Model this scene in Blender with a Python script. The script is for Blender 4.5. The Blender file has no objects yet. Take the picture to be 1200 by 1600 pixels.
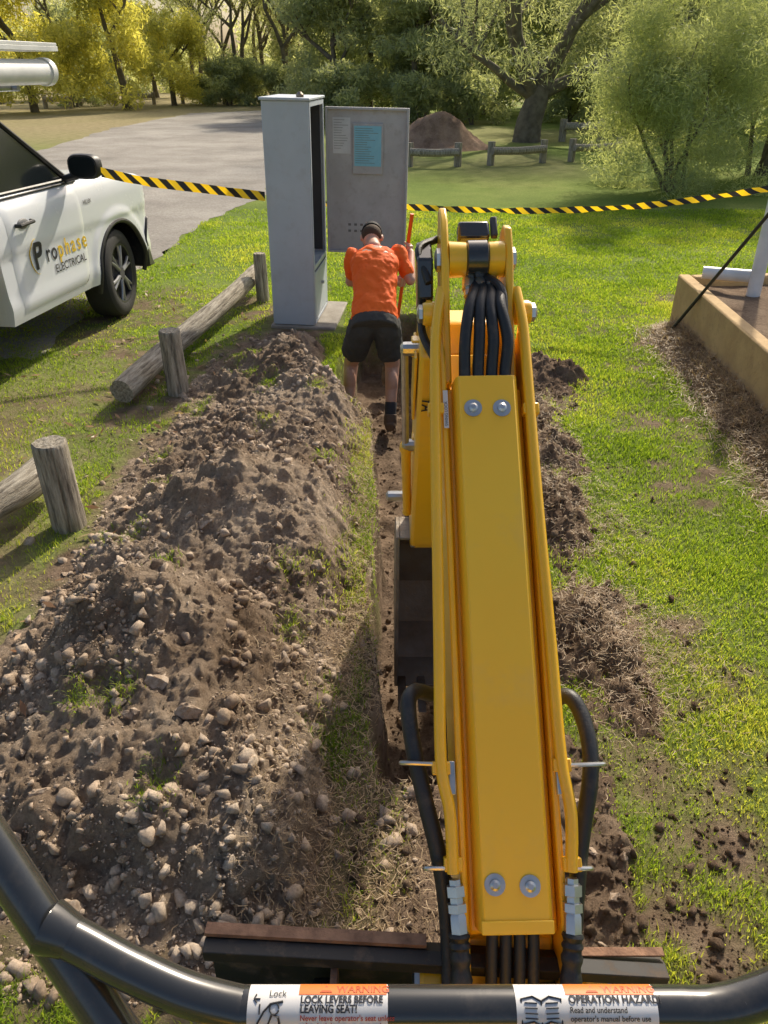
import bpy, bmesh, math, random
import numpy as np
from mathutils import Vector, Matrix
random.seed(7); rng=np.random.default_rng(7)
R=math.radians
SC=bpy.context.scene; COL=SC.collection
# ------------------------------------------------------------------ camera geometry
H=2.0; TH=R(31.0); FP=1155.0
ct,st=math.cos(TH),math.sin(TH)
CAM=Vector((0,0,H))
def ray(px,py):
    a=(px-600)/FP; b=(800-py)/FP
    return Vector((a, ct+b*st, -st+b*ct))
def D(px,py,d): return CAM+ray(px,py)*d
def G(px,py,z=0.0):
    r=ray(px,py); return CAM+r*((z-H)/r.z)
def PY(px,py,Y):
    r=ray(px,py); return CAM+r*(Y/r.y)
cd=bpy.data.cameras.new('camera'); cam=bpy.data.objects.new('camera',cd); COL.objects.link(cam)
cam.location=CAM; cam.rotation_euler=(R(90)-TH,0,0)
cd.sensor_fit='VERTICAL'; cd.sensor_height=36; cd.lens=36*FP/1600; cd.clip_start=0.05; cd.clip_end=1000
SC.camera=cam
SC.view_settings.view_transform='Standard'; SC.view_settings.look='None'; SC.view_settings.exposure=0
# ------------------------------------------------------------------ light
SUN_AZ,SUN_EL=R(25),R(38)
w=bpy.data.worlds.new('World'); SC.world=w; w.use_nodes=True
nt=w.node_tree; bg=nt.nodes['Background']
sk=nt.nodes.new('ShaderNodeTexSky'); sk.sky_type='NISHITA'; sk.sun_disc=False
sk.sun_elevation=SUN_EL; sk.sun_rotation=SUN_AZ; sk.dust_density=4.0; sk.air_density=1.0; sk.ozone_density=.4
nt.links.new(sk.outputs[0],bg.inputs[0]); bg.inputs[1].default_value=0.15
sd=Vector((math.sin(SUN_AZ)*math.cos(SUN_EL),math.cos(SUN_AZ)*math.cos(SUN_EL),math.sin(SUN_EL)))
sl=bpy.data.lights.new('sun','SUN'); sl.energy=4.8; sl.angle=R(1.5); sl.color=(1,.90,.73)
so=bpy.data.objects.new('sun',sl); COL.objects.link(so); so.rotation_euler=sd.to_track_quat('Z','Y').to_euler()
# ------------------------------------------------------------------ noise
_T=np.random.default_rng(3).random((256,256)); _T2=np.random.default_rng(4).random((256,256)); _T3=np.random.default_rng(5).random((256,256))
def vn(x,y,seed=0):
    x=np.asarray(x,float)+seed*17.3; y=np.asarray(y,float)+seed*31.7
    xi=np.floor(x).astype(int); yi=np.floor(y).astype(int); fx=x-xi; fy=y-yi
    fx=fx*fx*(3-2*fx); fy=fy*fy*(3-2*fy)
    a=_T[xi%256,yi%256]; b=_T[(xi+1)%256,yi%256]; c=_T[xi%256,(yi+1)%256]; d=_T[(xi+1)%256,(yi+1)%256]
    return (a*(1-fx)+b*fx)*(1-fy)+(c*(1-fx)+d*fx)*fy
def fbm(x,y,f,o=4,seed=0):
    s=0;a=1;t=0
    for i in range(o):
        s=s+a*(vn(x*f,y*f,seed+i)-.5)*2; t+=a; a*=.5; f*=2.03
    return s/t
def ss(a,b,x):
    t=np.clip((np.asarray(x,float)-a)/(b-a),0,1); return t*t*(3-2*t)
def worley(x,y,f,seed=0):
    x=np.asarray(x,float)*f+seed*11.1; y=np.asarray(y,float)*f+seed*7.7
    xi=np.floor(x).astype(int); yi=np.floor(y).astype(int)
    d1=np.full(x.shape,9.); d2=np.full(x.shape,9.); idv=np.zeros(x.shape)
    for i in(-1,0,1):
        for j in(-1,0,1):
            cx,cy=xi+i,yi+j; jx=_T[cx%256,cy%256]; jy=_T2[cx%256,cy%256]
            d=np.hypot(cx+jx-x,cy+jy-y); nearer=d<d1
            d2=np.where(nearer,d1,np.minimum(d2,d)); idv=np.where(nearer,_T3[cx%256,cy%256],idv); d1=np.where(nearer,d,d1)
    return d1,d2,idv
def chunks(x,y,f,seed):
    wx=x+.4/f*fbm(x,y,f*1.3,2,seed+5); wy=y+.4/f*fbm(x,y,f*1.3,2,seed+6)
    d1,d2,i=worley(wx,wy,f,seed); return ss(.55,.9,i)*ss(.02,.16,d2-d1)*(1-.5*d1)
# ------------------------------------------------------------------ mesh helpers
def wloc(o):
    p=Vector((0,0,0))
    while o: p+=o.location; o=o.parent
    return p
def link(name,me,parent=None):
    o=bpy.data.objects.new(name,me); COL.objects.link(o)
    if parent: o.parent=parent
    return o
def empty(name,loc): 
    o=bpy.data.objects.new(name,None); COL.objects.link(o); o.location=Vector(loc); o.empty_display_size=.1; return o
def tag(o,label=None,cat=None,group=None,kind=None):
    if label: o['label']=label
    if cat: o['category']=cat
    if group: o['group']=group
    if kind: o['kind']=kind
    return o
class MB:
    def __init__(s,M=None): s.v=[]; s.f=[]; s.M=M
    def add(s,vs,fs):
        k=len(s.v)
        for p in vs:
            p=Vector(p); s.v.append(s.M@p if s.M else p)
        for f in fs: s.f.append([i+k for i in f])
        return s
    def box(s,c,sz,rot=None):
        c=Vector(c); hx,hy,hz=[a/2 for a in sz]; vs=[]
        for z in(-hz,hz):
            for y in(-hy,hy):
                for x in(-hx,hx):
                    p=Vector((x,y,z)); 
                    if rot: p=rot@p
                    vs.append(c+p)
        return s.add(vs,[(0,2,3,1),(4,5,7,6),(0,1,5,4),(2,6,7,3),(0,4,6,2),(1,3,7,5)])
    def tube(s,pts,r,n=12,cap=True):
        pts=[Vector(p) for p in pts]; m=len(pts)
        rs=r if isinstance(r,(list,tuple)) else [r]*m
        vs=[];fs=[]; up=None
        for i,p in enumerate(pts):
            t=(pts[min(i+1,m-1)]-pts[max(i-1,0)])
            if t.length<1e-9: t=Vector((0,0,1))
            t.normalize()
            if up is None:
                a=Vector((0,0,1)) if abs(t.z)<.9 else Vector((1,0,0)); up=(a-t*a.dot(t)).normalized()
            else:
                up=(up-t*up.dot(t)); up=up.normalized() if up.length>1e-6 else Vector((1,0,0))
            b=t.cross(up)
            for k in range(n):
                an=2*math.pi*k/n; vs.append(p+(up*math.cos(an)+b*math.sin(an))*rs[i])
        for i in range(m-1):
            for k in range(n):
                fs.append((i*n+k,i*n+(k+1)%n,(i+1)*n+(k+1)%n,(i+1)*n+k))
        if cap: fs.append(list(range(n))[::-1]); fs.append([(m-1)*n+k for k in range(n)])
        return s.add(vs,fs)
    def lathe(s,p0,p1,prof,n=20):
        p0=Vector(p0);p1=Vector(p1); pts=[p0.lerp(p1,t) for t,_ in prof]; ax=(p1-p0).normalized()
        a=Vector((0,0,1)) if abs(ax.z)<.9 else Vector((1,0,0)); u=(a-ax*a.dot(ax)).normalized(); b=ax.cross(u)
        vs=[];fs=[];m=len(prof)
        for p,(t,r) in zip(pts,prof):
            for k in range(n):
                an=2*math.pi*k/n; vs.append(p+(u*math.cos(an)+b*math.sin(an))*r)
        for i in range(m-1):
            for k in range(n): fs.append((i*n+k,i*n+(k+1)%n,(i+1)*n+(k+1)%n,(i+1)*n+k))
        fs.append(list(range(n))[::-1]); fs.append([(m-1)*n+k for k in range(n)])
        return s.add(vs,fs)
    def prism(s,poly,ax,a,b):
        n=len(poly)
        def mk(p,q):
            return {'x':(q,p[0],p[1]),'y':(p[0],q,p[1]),'z':(p[0],p[1],q)}[ax]
        vs=[mk(p,a) for p in poly]+[mk(p,b) for p in poly]
        fs=[list(range(n))[::-1],[n+i for i in range(n)]]+[(i,(i+1)%n,n+(i+1)%n,n+i) for i in range(n)]
        return s.add(vs,fs)
    def ell(s,c,r,n=14,rot=None):
        c=Vector(c); vs=[];fs=[]; m=n//2+1
        r=r if isinstance(r,(tuple,list)) else (r,r,r)
        for i in range(m+1):
            th=math.pi*i/m
            for k in range(n):
                ph=2*math.pi*k/n
                p=Vector((r[0]*math.sin(th)*math.cos(ph),r[1]*math.sin(th)*math.sin(ph),r[2]*math.cos(th)))
                if rot: p=rot@p
                vs.append(c+p)
        for i in range(m):
            for k in range(n): fs.append((i*n+k,(i+1)*n+k,(i+1)*n+(k+1)%n,i*n+(k+1)%n))
        return s.add(vs,fs)
    def loft(s,rings,n=20,p=2.3):
        vs=[];fs=[];m=len(rings)
        for c,a,b in rings:
            c=Vector(c);a=Vector(a);b=Vector(b)
            for k in range(n):
                an=2*math.pi*k/n; co,si=math.cos(an),math.sin(an)
                co=math.copysign(abs(co)**(2/p),co); si=math.copysign(abs(si)**(2/p),si)
                vs.append(c+a*co+b*si)
        for i in range(m-1):
            for k in range(n): fs.append((i*n+k,i*n+(k+1)%n,(i+1)*n+(k+1)%n,(i+1)*n+k))
        fs.append(list(range(n))[::-1]); fs.append([(m-1)*n+k for k in range(n)])
        return s.add(vs,fs)
    def build(s,name,mat,parent=None,smooth=35,bevel=0,seg=2,recalc=True,loc=None):
        me=bpy.data.meshes.new(name)
        o=wloc(parent) if parent else (Vector(loc) if loc is not None else Vector((0,0,0)))
        me.from_pydata([tuple(p-o) for p in s.v],[],s.f); me.update()
        if recalc:
            bm=bmesh.new(); bm.from_mesh(me); bmesh.ops.remove_doubles(bm,verts=bm.verts,dist=1e-6)
            bmesh.ops.recalc_face_normals(bm,faces=bm.faces); bm.to_mesh(me); bm.free()
        if mat: me.materials.append(mat)
        ob=link(name,me,parent)
        if loc is not None and not parent: ob.location=o
        if smooth:
            me.shade_smooth(); me.set_sharp_from_angle(angle=R(smooth))
        if bevel:
            b=ob.modifiers.new('bevel','BEVEL'); b.width=bevel; b.segments=seg; b.limit_method='ANGLE'; b.angle_limit=R(35); b.harden_normals=False
        return ob
def np_mesh(name,V,F,mat,parent=None,attrs=None,smooth=False):
    V=np.ascontiguousarray(V,dtype=np.float32); F=np.ascontiguousarray(F,dtype=np.int32)
    me=bpy.data.meshes.new(name); me.vertices.add(len(V)); me.vertices.foreach_set('co',V.ravel())
    k=F.shape[1]; me.loops.add(F.size); me.loops.foreach_set('vertex_index',F.ravel())
    me.polygons.add(len(F)); me.polygons.foreach_set('loop_start',np.arange(0,F.size,k,dtype=np.int32))
    me.update(calc_edges=True)
    if attrs:
        for a,val in attrs.items():
            at=me.attributes.new(a,'FLOAT','POINT'); at.data.foreach_set('value',np.ascontiguousarray(val,dtype=np.float32))
    if mat: me.materials.append(mat)
    if smooth: me.shade_smooth()
    return link(name,me,parent)
def catmull(pts,k=8):
    P=[Vector(p) for p in pts]; P=[P[0]*2-P[1]]+P+[P[-1]*2-P[-2]]; out=[]
    for i in range(1,len(P)-2):
        for j in range(k):
            t=j/k; a,b,c,d=P[i-1],P[i],P[i+1],P[i+2]
            out.append(.5*((2*b)+(c-a)*t+(2*a-5*b+4*c-d)*t*t+(3*b-3*c+d-a)*t**3))
    out.append(P[-2]); return out
def text_map(txt,size,fn,name,mat,parent,align='LEFT',bold=0,shear=0,proud=0):
    cu=bpy.data.curves.new('t','FONT'); cu.body=txt; cu.size=size; cu.align_x=align; cu.offset=bold; cu.shear=shear; cu.resolution_u=4
    ob=bpy.data.objects.new('t',cu); COL.objects.link(ob)
    dg=bpy.context.evaluated_depsgraph_get(); me=bpy.data.meshes.new_from_object(ob.evaluated_get(dg))
    bpy.data.objects.remove(ob)
    o=wloc(parent); me.materials.clear()
    for v in me.vertices: v.co=Vector(fn(v.co.x,v.co.y))-o
    me.materials.append(mat); me.update(); me.name=name
    return link(name,me,parent)
# ------------------------------------------------------------------ materials
def newmat(name):
    m=bpy.data.materials.new(name); m.use_nodes=True; t=m.node_tree; return m,t,t.nodes['Principled BSDF']
def nd(t,ty,**kw):
    n=t.nodes.new(ty)
    for k,v in kw.items(): setattr(n,k,v)
    return n
def noise_n(t,scale,detail=5,rough=.55,co='Object'):
    tc=nd(t,'ShaderNodeTexCoord'); n=nd(t,'ShaderNodeTexNoise'); n.inputs['Scale'].default_value=scale; n.inputs['Detail'].default_value=detail; n.inputs['Roughness'].default_value=rough
    t.links.new(tc.outputs[co],n.inputs['Vector']); return n
def ramp(t,src,stops):
    r=nd(t,'ShaderNodeValToRGB'); el=r.color_ramp.elements
    while len(el)<len(stops): el.new(.5)
    for e,(p,c) in zip(el,stops): e.position=p; e.color=(*c,1) if len(c)==3 else c
    t.links.new(src,r.inputs[0]); return r
def PM(name,col,rough=.5,metal=0,col2=None,scale=6,bump=0,bscale=60,coat=0,spec=.5,dirt=None):
    m,t,b=newmat(name); b.inputs['Roughness'].default_value=rough; b.inputs['Metallic'].default_value=metal
    b.inputs['Coat Weight'].default_value=coat; b.inputs['Coat Roughness'].default_value=.15; b.inputs['Specular IOR Level'].default_value=spec
    c2=col2 or tuple(c*.82 for c in col)
    n=noise_n(t,scale); r=ramp(t,n.outputs[0],[(.35,c2),(.65,col)]); out=r.outputs[0]
    if dirt:
        n2=noise_n(t,scale*3.3,8,.7); rr=ramp(t,n2.outputs[0],[(.52,(0,0,0)),(.72,(1,1,1))])
        mx=nd(t,'ShaderNodeMix',data_type='RGBA'); mu=nd(t,'ShaderNodeMath',operation='MULTIPLY'); mu.inputs[1].default_value=dirt[1]
        t.links.new(rr.outputs[0],mu.inputs[0]); t.links.new(mu.outputs[0],mx.inputs[0]); t.links.new(out,mx.inputs[6]); mx.inputs[7].default_value=(*dirt[0],1); out=mx.outputs[2]
        rm=nd(t,'ShaderNodeMath',operation='MULTIPLY_ADD'); rm.inputs[1].default_value=.4; rm.inputs[2].default_value=rough
        t.links.new(mu.outputs[0],rm.inputs[0]); t.links.new(rm.outputs[0],b.inputs['Roughness'])
    t.links.new(out,b.inputs['Base Color'])
    if bump:
        nb=noise_n(t,bscale,6,.6); bp=nd(t,'ShaderNodeBump'); bp.inputs['Strength'].default_value=bump; bp.inputs['Distance'].default_value=.01
        t.links.new(nb.outputs[0],bp.inputs['Height']); t.links.new(bp.outputs[0],b.inputs['Normal'])
    return m
def leafmat(name,c0,c1,c2,trans=.4,rough=.5):
    m,t,b=newmat(name); a=nd(t,'ShaderNodeAttribute',attribute_name='tint')
    r=ramp(t,a.outputs['Fac'],[(0,c0),(.5,c1),(1,c2)]); t.links.new(r.outputs[0],b.inputs['Base Color']); b.inputs['Roughness'].default_value=rough; b.inputs['Specular IOR Level'].default_value=.3
    tr=nd(t,'ShaderNodeBsdfTranslucent'); br=nd(t,'ShaderNodeMix',data_type='RGBA',blend_type='MULTIPLY'); br.inputs[0].default_value=1
    t.links.new(r.outputs[0],br.inputs[6]); br.inputs[7].default_value=(1.9,1.75,.95,1); t.links.new(br.outputs[2],tr.inputs[0])
    mx=nd(t,'ShaderNodeMixShader'); mx.inputs[0].default_value=trans; t.links.new(b.outputs[0],mx.inputs[1]); t.links.new(tr.outputs[0],mx.inputs[2])
    t.links.new(mx.outputs[0],t.nodes['Material Output'].inputs[0]); return m
YEL=PM('yellow_paint',(1.0,.56,.02),.3,col2=(.94,.50,.015),scale=2,coat=.35,dirt=((.55,.36,.14),.22))
YEL2=PM('yellow_cover_paint',(1.0,.60,.035),.36,col2=(1.0,.55,.025),scale=1.5,coat=.2,dirt=((.68,.46,.20),.25))
BLK=PM('black_rubber',(.022,.023,.025),.45,bump=.15,bscale=200,dirt=((.16,.13,.10),.35))
BLKP=PM('black_gloss_paint',(.03,.031,.032),.2,coat=.6,dirt=((.16,.13,.1),.22))
BLKD=PM('dirty_black_paint',(.03,.028,.026),.6,dirt=((.16,.12,.085),.8),scale=5)
SIL=PM('zinc_steel',(.62,.62,.6),.3,metal=.9,scale=20)
STEEL=PM('worn_steel',(.30,.28,.25),.45,metal=.6,col2=(.16,.11,.07),scale=9,bump=.3)
RUST=PM('rusty_blade_edge',(.32,.18,.11),.85,col2=(.15,.08,.05),scale=20,bump=.5)
WHITE=PM('white_car_paint',(.80,.83,.86),.25,col2=(.77,.80,.84),scale=1,coat=.5,dirt=((.55,.50,.43),.15))
PVC=PM('white_plastic',(.78,.79,.78),.35)
TYRE=PM('tyre_rubber',(.03,.03,.03),.8,bump=.3)
GLASS=PM('dark_window_glass',(.012,.016,.018),.12,spec=.35,scale=2)
CHR=PM('grey_wheel_paint',(.05,.05,.055),.4,metal=.5); SPK=PM('wheel_spoke_paint',(.34,.35,.37),.35,metal=.5)
CAB=PM('cabinet_grey_paint',(.54,.59,.64),.5,col2=(.49,.54,.59),scale=3,dirt=((.38,.37,.34),.3))
CABIN=PM('cabinet_door_inner_paint',(.54,.53,.53),.55,col2=(.45,.44,.44),scale=5,dirt=((.33,.30,.26),.5))
VENT=PM('vent_slot',(.22,.21,.20),.7)
DARK=PM('dark_interior',(.06,.06,.065),.7)
CONC=PM('concrete',(.36,.33,.28),.9,col2=(.26,.23,.19),scale=8,bump=.5)
def woodmat(name,c1,c2,c3):
    m,t,b=newmat(name); b.inputs['Roughness'].default_value=.9; b.inputs['Specular IOR Level'].default_value=.2
    tc=nd(t,'ShaderNodeTexCoord'); mp=nd(t,'ShaderNodeMapping'); mp.inputs['Scale'].default_value=(12,12,1.2); t.links.new(tc.outputs['Object'],mp.inputs[0])
    n=nd(t,'ShaderNodeTexNoise'); n.inputs['Scale'].default_value=4; n.inputs['Detail'].default_value=8; n.inputs['Roughness'].default_value=.7; t.links.new(mp.outputs[0],n.inputs['Vector'])
    r=ramp(t,n.outputs[0],[(.34,c1),(.5,c2),(.68,c3)]); t.links.new(r.outputs[0],b.inputs['Base Color'])
    bp=nd(t,'ShaderNodeBump'); bp.inputs['Strength'].default_value=1; bp.inputs['Distance'].default_value=.02; t.links.new(n.outputs[0],bp.inputs['Height']); t.links.new(bp.outputs[0],b.inputs['Normal']); return m
WOOD=woodmat('weathered_pine_post',(.11,.095,.075),(.36,.32,.255),(.58,.53,.44))
BARK=PM('bark',(.20,.17,.125),.95,col2=(.11,.09,.065),scale=5,bump=.8,bscale=12)
TANW=PM('tan_painted_wall',(.58,.40,.19),.85,col2=(.48,.32,.15),scale=6,bump=.25,dirt=((.28,.19,.12),.45))
PAPW=PM('white_paper',(.75,.76,.76),.7); PAPB=PM('blue_schematic_paper',(.25,.58,.72),.6,col2=(.30,.63,.75),scale=20)
INK=PM('ink_dark',(.03,.03,.035),.6); INKG=PM('ink_grey',(.2,.2,.2),.6); ORA=PM('orange_label',(.85,.19,.03),.5); RED=PM('red_ink',(.45,.05,.03),.5); LYEL=PM('logo_yellow',(.85,.58,.03),.4); ORD=PM('dark_orange_ink',(.50,.09,.02),.5)
LABW=PM('label_white',(.76,.74,.72),.45,dirt=((.45,.4,.35),.3))
def soilmat(name,dry,mid,wet,bs=1.0):
    m,t,b=newmat(name); b.inputs['Roughness'].default_value=.95; b.inputs['Specular IOR Level'].default_value=.12
    n1=noise_n(t,2.2,9,.68); r1=ramp(t,n1.outputs[0],[(.36,wet),(.5,mid),(.63,dry)])
    n2=noise_n(t,60,10,.75); r2=ramp(t,n2.outputs[0],[(.3,(.55,.53,.51)),(.52,(1,1,1)),(.72,(1.3,1.28,1.25))])
    mx=nd(t,'ShaderNodeMix',data_type='RGBA',blend_type='MULTIPLY'); mx.inputs[0].default_value=1; t.links.new(r1.outputs[0],mx.inputs[6]); t.links.new(r2.outputs[0],mx.inputs[7])
    t.links.new(mx.outputs[2],b.inputs['Base Color'])
    n3=noise_n(t,90,12,.85); bp=nd(t,'ShaderNodeBump'); bp.inputs['Strength'].default_value=1.0*bs; bp.inputs['Distance'].default_value=.03
    t.links.new(n3.outputs[0],bp.inputs['Height']); t.links.new(bp.outputs[0],b.inputs['Normal']); return m
SOIL=soilmat('dug_soil',(.56,.445,.335),(.43,.325,.235),(.26,.185,.125))
SOILR=soilmat('dark_soil',(.38,.28,.195),(.27,.19,.13),(.15,.10,.065))
CLOD=soilmat('soil_clod',(.62,.51,.40),(.48,.375,.28),(.32,.235,.165),.5)
# ------------------------------------------------------------------ terrain functions
def trench(X,Y):
    cx=np.interp(Y,[1.6,4.6,5.2,6.4,6.9],[.22,.17,.0,.08,.1]); hw=np.interp(Y,[1.6,4.6,5.2,6.4,6.9],[.26,.26,.42,.38,.28])
    n=.045*fbm(X,Y,5,3,4)
    t=ss(0,.05,hw-np.abs(X-cx)+n)*ss(1.6,1.8,Y)*ss(6.95,6.75,Y)
    return t
def gh(X,Y):
    u=ss(2.6,2.0,np.abs(X))*ss(8.2,7.2,Y)*ss(.2,.9,Y)
    z=.022*fbm(X,Y,.9,3,9)*u+.012*fbm(X,Y,6,3,2)*u
    t=trench(X,Y)
    return z-.55*t+.04*fbm(X,Y,7,3,6)*t
MO=[(-.60,5.25,.48,.66,.36),(-.32,4.6,.28,.5,.15),(-.80,4.1,.50,.50,.20),(-.35,3.7,.26,.45,.12),(-.74,3.15,.46,.42,.42),(-.32,2.75,.30,.36,.14),(-.90,2.15,.42,.36,.44),(-.50,1.66,.36,.26,.20),(-.98,1.52,.32,.24,.13),(-.42,1.36,.34,.20,.10),(-.80,1.28,.34,.18,.09)]
def pile(X,Y):
    X=np.asarray(X,float);Y=np.asarray(Y,float)
    h=np.zeros_like(X)
    wx=X+.15*fbm(X,Y,2.1,4,21); wy=Y+.17*fbm(X,Y,1.9,4,22)
    for cx,cy,sx,sy,a in MO:
        r=np.sqrt(((wx-cx)/sx)**2+((wy-cy)/sy)**2)
        h=h+a*np.exp(-r**1.6)
    lim=np.interp(Y,[1.0,1.8,2.4,3.0,4.6,5.1],[.0,-.04,-.04,.0,-.04,-.40])
    h=h*ss(.0,-.30,X-lim-.10*fbm(X,Y,4,4,3))*ss(-1.75,-1.35,X+.12*fbm(X,Y,2,2,8)+.05)
    e=np.clip(h/.10,0,1); m=ss(-.25,.35,fbm(X,Y,1.7,2,15)); m2=ss(.1,.5,fbm(X,Y,3.1,2,16))
    b=np.abs(fbm(X,Y,5.5,3,12))
    h=h+e*(.08*b-.02+.028*fbm(X,Y,12,5,13)+.018*np.abs(fbm(X,Y,42,4,14)))
    h=h+e*(.030*chunks(X,Y,7,1)*m+.022*chunks(X,Y,14,2)*m+.018*chunks(X,Y,27,3)+.012*chunks(X,Y,50,6))
    return h-.045
RM=[(1.20,5.35,.24,.30,.16),(1.00,4.35,.15,.50,.12),(.88,3.35,.16,.45,.11),(.84,2.3,.20,.36,.12),(.62,1.48,.10,.36,.07)]
def rmound(X,Y,i):
    cx,cy,sx,sy,a=RM[i]
    wx=X+.12*fbm(X,Y,4,4,31); wy=Y+.12*fbm(X,Y,4,4,32)
    r=np.sqrt(((wx-cx)/sx)**2+((wy-cy)/sy)**2); h=a*np.exp(-r**2)*(.6+.8*vn(X*5,Y*5,77))
    e=np.clip(h/.06,0,1); return h+e*(.05*np.abs(fbm(X,Y,9,3,33))+.03*fbm(X,Y,24,3,34)+.03*chunks(X,Y,14,4)+.018*chunks(X,Y,30,5))-.035
WX0=2.32
def wallx(y): return WX0+(y-3.0)*(.23/3.55)
def bank(X,Y):
    d=wallx(Y)-X+.05*fbm(X,Y,3,3,55)
    return .16*ss(.30,.0,d)*ss(6.6,6.2,Y)*ss(1.4,1.8,Y)+.02*fbm(X,Y,12,3,56)-.02
def soilmask(X,Y):
    n=.14*fbm(X,Y,3,4,41)+.10*fbm(X,Y,11,3,42)
    m=ss(-.05,.06,pile(X,Y)+.03+n*.5)
    m=np.maximum(m,trench(X,Y))
    c=np.interp(Y,[1,4.6,7],[.30,.42,.3]); m=np.maximum(m,ss(.0,.15,.40-np.abs(X-c)+n)*ss(.9,1.1,Y+n)*ss(7.1,6.8,Y))
    m=np.maximum(m,ss(-.1,.15,.20-np.abs(X+.10)+n)*ss(1.2,1.6,Y)*ss(5.2,4.9,Y)*(.6+.4*ss(-.3,.3,fbm(X,Y,5,3,47))))
    m=np.maximum(m,ss(0,.2,.85-np.abs(X+.45)+n)*ss(.85,1.1,Y+n)*ss(2.3,1.9,Y+n)*.85)
    for i in range(len(RM)): m=np.maximum(m,ss(-.03,.03,rmound(X,Y,i)+n*.2))
    m=np.maximum(m,ss(-.02,.03,bank(X,Y)+n*.1)*(X>1.2))
    return m
# ------------------------------------------------------------------ ground sheet
def lines(segs):
    o=[]
    for a,b,s in segs: o.append(np.arange(a,b-1e-6,s))
    o.append([segs[-1][1]]); return np.concatenate(o)
xs=lines([(-300,-20,20),(-20,-8,1),(-8,-2.4,.2),(-2.4,2.8,.026),(2.8,8,.2),(8,20,1),(20,300,20)])
ys=lines([(-60,-4,7),(-4,.7,.3),(.7,7.6,.026),(7.6,14,.25),(14,60,2),(60,400,20)])
X,Y=np.meshgrid(xs,ys); Z=gh(X,Y)
nx,ny=len(xs),len(ys); idx=np.arange(nx*ny).reshape(ny,nx)
F=np.stack([idx[:-1,:-1],idx[:-1,1:],idx[1:,1:],idx[1:,:-1]],-1).reshape(-1,4)
m,t,b=newmat('lawn_and_soil'); b.inputs['Roughness'].default_value=.95; b.inputs['Specular IOR Level'].default_value=.1
n1=noise_n(t,.35,8,.7); g1=ramp(t,n1.outputs[0],[(.3,(.13,.19,.04)),(.5,(.20,.27,.055)),(.7,(.30,.34,.095))])
n2=noise_n(t,30,8,.75); g2=ramp(t,n2.outputs[0],[(.35,(.55,.55,.55)),(.6,(1.1,1.1,1.1)),(.75,(1.5,1.4,1.25))])
mx=nd(t,'ShaderNodeMix',data_type='RGBA',blend_type='MULTIPLY'); mx.inputs[0].default_value=1; t.links.new(g1.outputs[0],mx.inputs[6]); t.links.new(g2.outputs[0],mx.inputs[7])
ad=nd(t,'ShaderNodeAttribute',attribute_name='dry'); md=nd(t,'ShaderNodeMix',data_type='RGBA'); t.links.new(ad.outputs['Fac'],md.inputs[0]); t.links.new(mx.outputs[2],md.inputs[6])
nd3=noise_n(t,4,8,.7); rd=ramp(t,nd3.outputs[0],[(.3,(.22,.19,.09)),(.7,(.44,.36,.21))]); t.links.new(rd.outputs[0],md.inputs[7])
as_=nd(t,'ShaderNodeAttribute',attribute_name='soil'); ms=nd(t,'ShaderNodeMix',data_type='RGBA'); t.links.new(as_.outputs['Fac'],ms.inputs[0]); t.links.new(md.outputs[2],ms.inputs[6])
n4=noise_n(t,9,9,.7); rs=ramp(t,n4.outputs[0],[(.3,(.10,.068,.045)),(.55,(.23,.165,.115)),(.75,(.37,.28,.20))]); t.links.new(rs.outputs[0],ms.inputs[7])
t.links.new(ms.outputs[2],b.inputs['Base Color'])
bp=nd(t,'ShaderNodeBump'); bp.inputs['Strength'].default_value=.8; bp.inputs['Distance'].default_value=.03; t.links.new(n2.outputs[0],bp.inputs['Height']); t.links.new(bp.outputs[0],b.inputs['Normal'])
GROUND=m
def drymask(X,Y):
    return np.clip(ss(18,30,Y)*ss(-1,-5,X)*.9+.5*ss(.1,.5,fbm(X,Y,.25,3,50))*ss(10,20,Y)+.9*ss(-1.3,-2.0,X)*ss(7,3,Y)*ss(-.4,.3,fbm(X,Y,1.2,3,51)),0,1)
sm=np.where((np.abs(X)<3.5)&(Y>.3)&(Y<8),soilmask(X,Y),0)
gr=np_mesh('ground',np.stack([X,Y,Z],-1).reshape(-1,3),F,GROUND,attrs={'soil':sm.ravel(),'dry':drymask(X,Y).ravel()},smooth=True); tag(gr,kind='structure')
edge=[G(60,560),G(215,428),G(310,352),G(412,308),G(470,235),G(485,190),G(430,172),G(300,177),G(180,200),G(60,235),G(-200,290),G(-600,420),G(-500,600)]
pts=[]
for i in range(len(edge)):
    a,c=edge[i],edge[(i+1)%len(edge)]
    n=16
    for k in range(n):
        p=a.lerp(c,k/n); s=min(1.2,(c-a).length*.03+.05); pts.append(Vector((p.x+random.uniform(-s,s)*.5,p.y+random.uniform(-s,s)*.5,.005)))
me=bpy.data.meshes.new('road'); bm=bmesh.new(); vs=[bm.verts.new(p) for p in pts]; fc=bm.faces.new(vs); bmesh.ops.triangulate(bm,faces=[fc]); bmesh.ops.recalc_face_normals(bm,faces=bm.faces); bm.to_mesh(me); bm.free()
m,t,b=newmat('gravel'); b.inputs['Roughness'].default_value=.95
n1=noise_n(t,.45,10,.72); r1=ramp(t,n1.outputs[0],[(.34,(.25,.225,.195)),(.5,(.35,.32,.28)),(.66,(.45,.415,.365))]); n2=noise_n(t,22,10,.85); r2=ramp(t,n2.outputs[0],[(.35,(.6,.6,.6)),(.65,(1.3,1.3,1.3))])
mx=nd(t,'ShaderNodeMix',data_type='RGBA',blend_type='MULTIPLY'); mx.inputs[0].default_value=1; t.links.new(r1.outputs[0],mx.inputs[6]); t.links.new(r2.outputs[0],mx.inputs[7]); t.links.new(mx.outputs[2],b.inputs['Base Color'])
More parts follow.
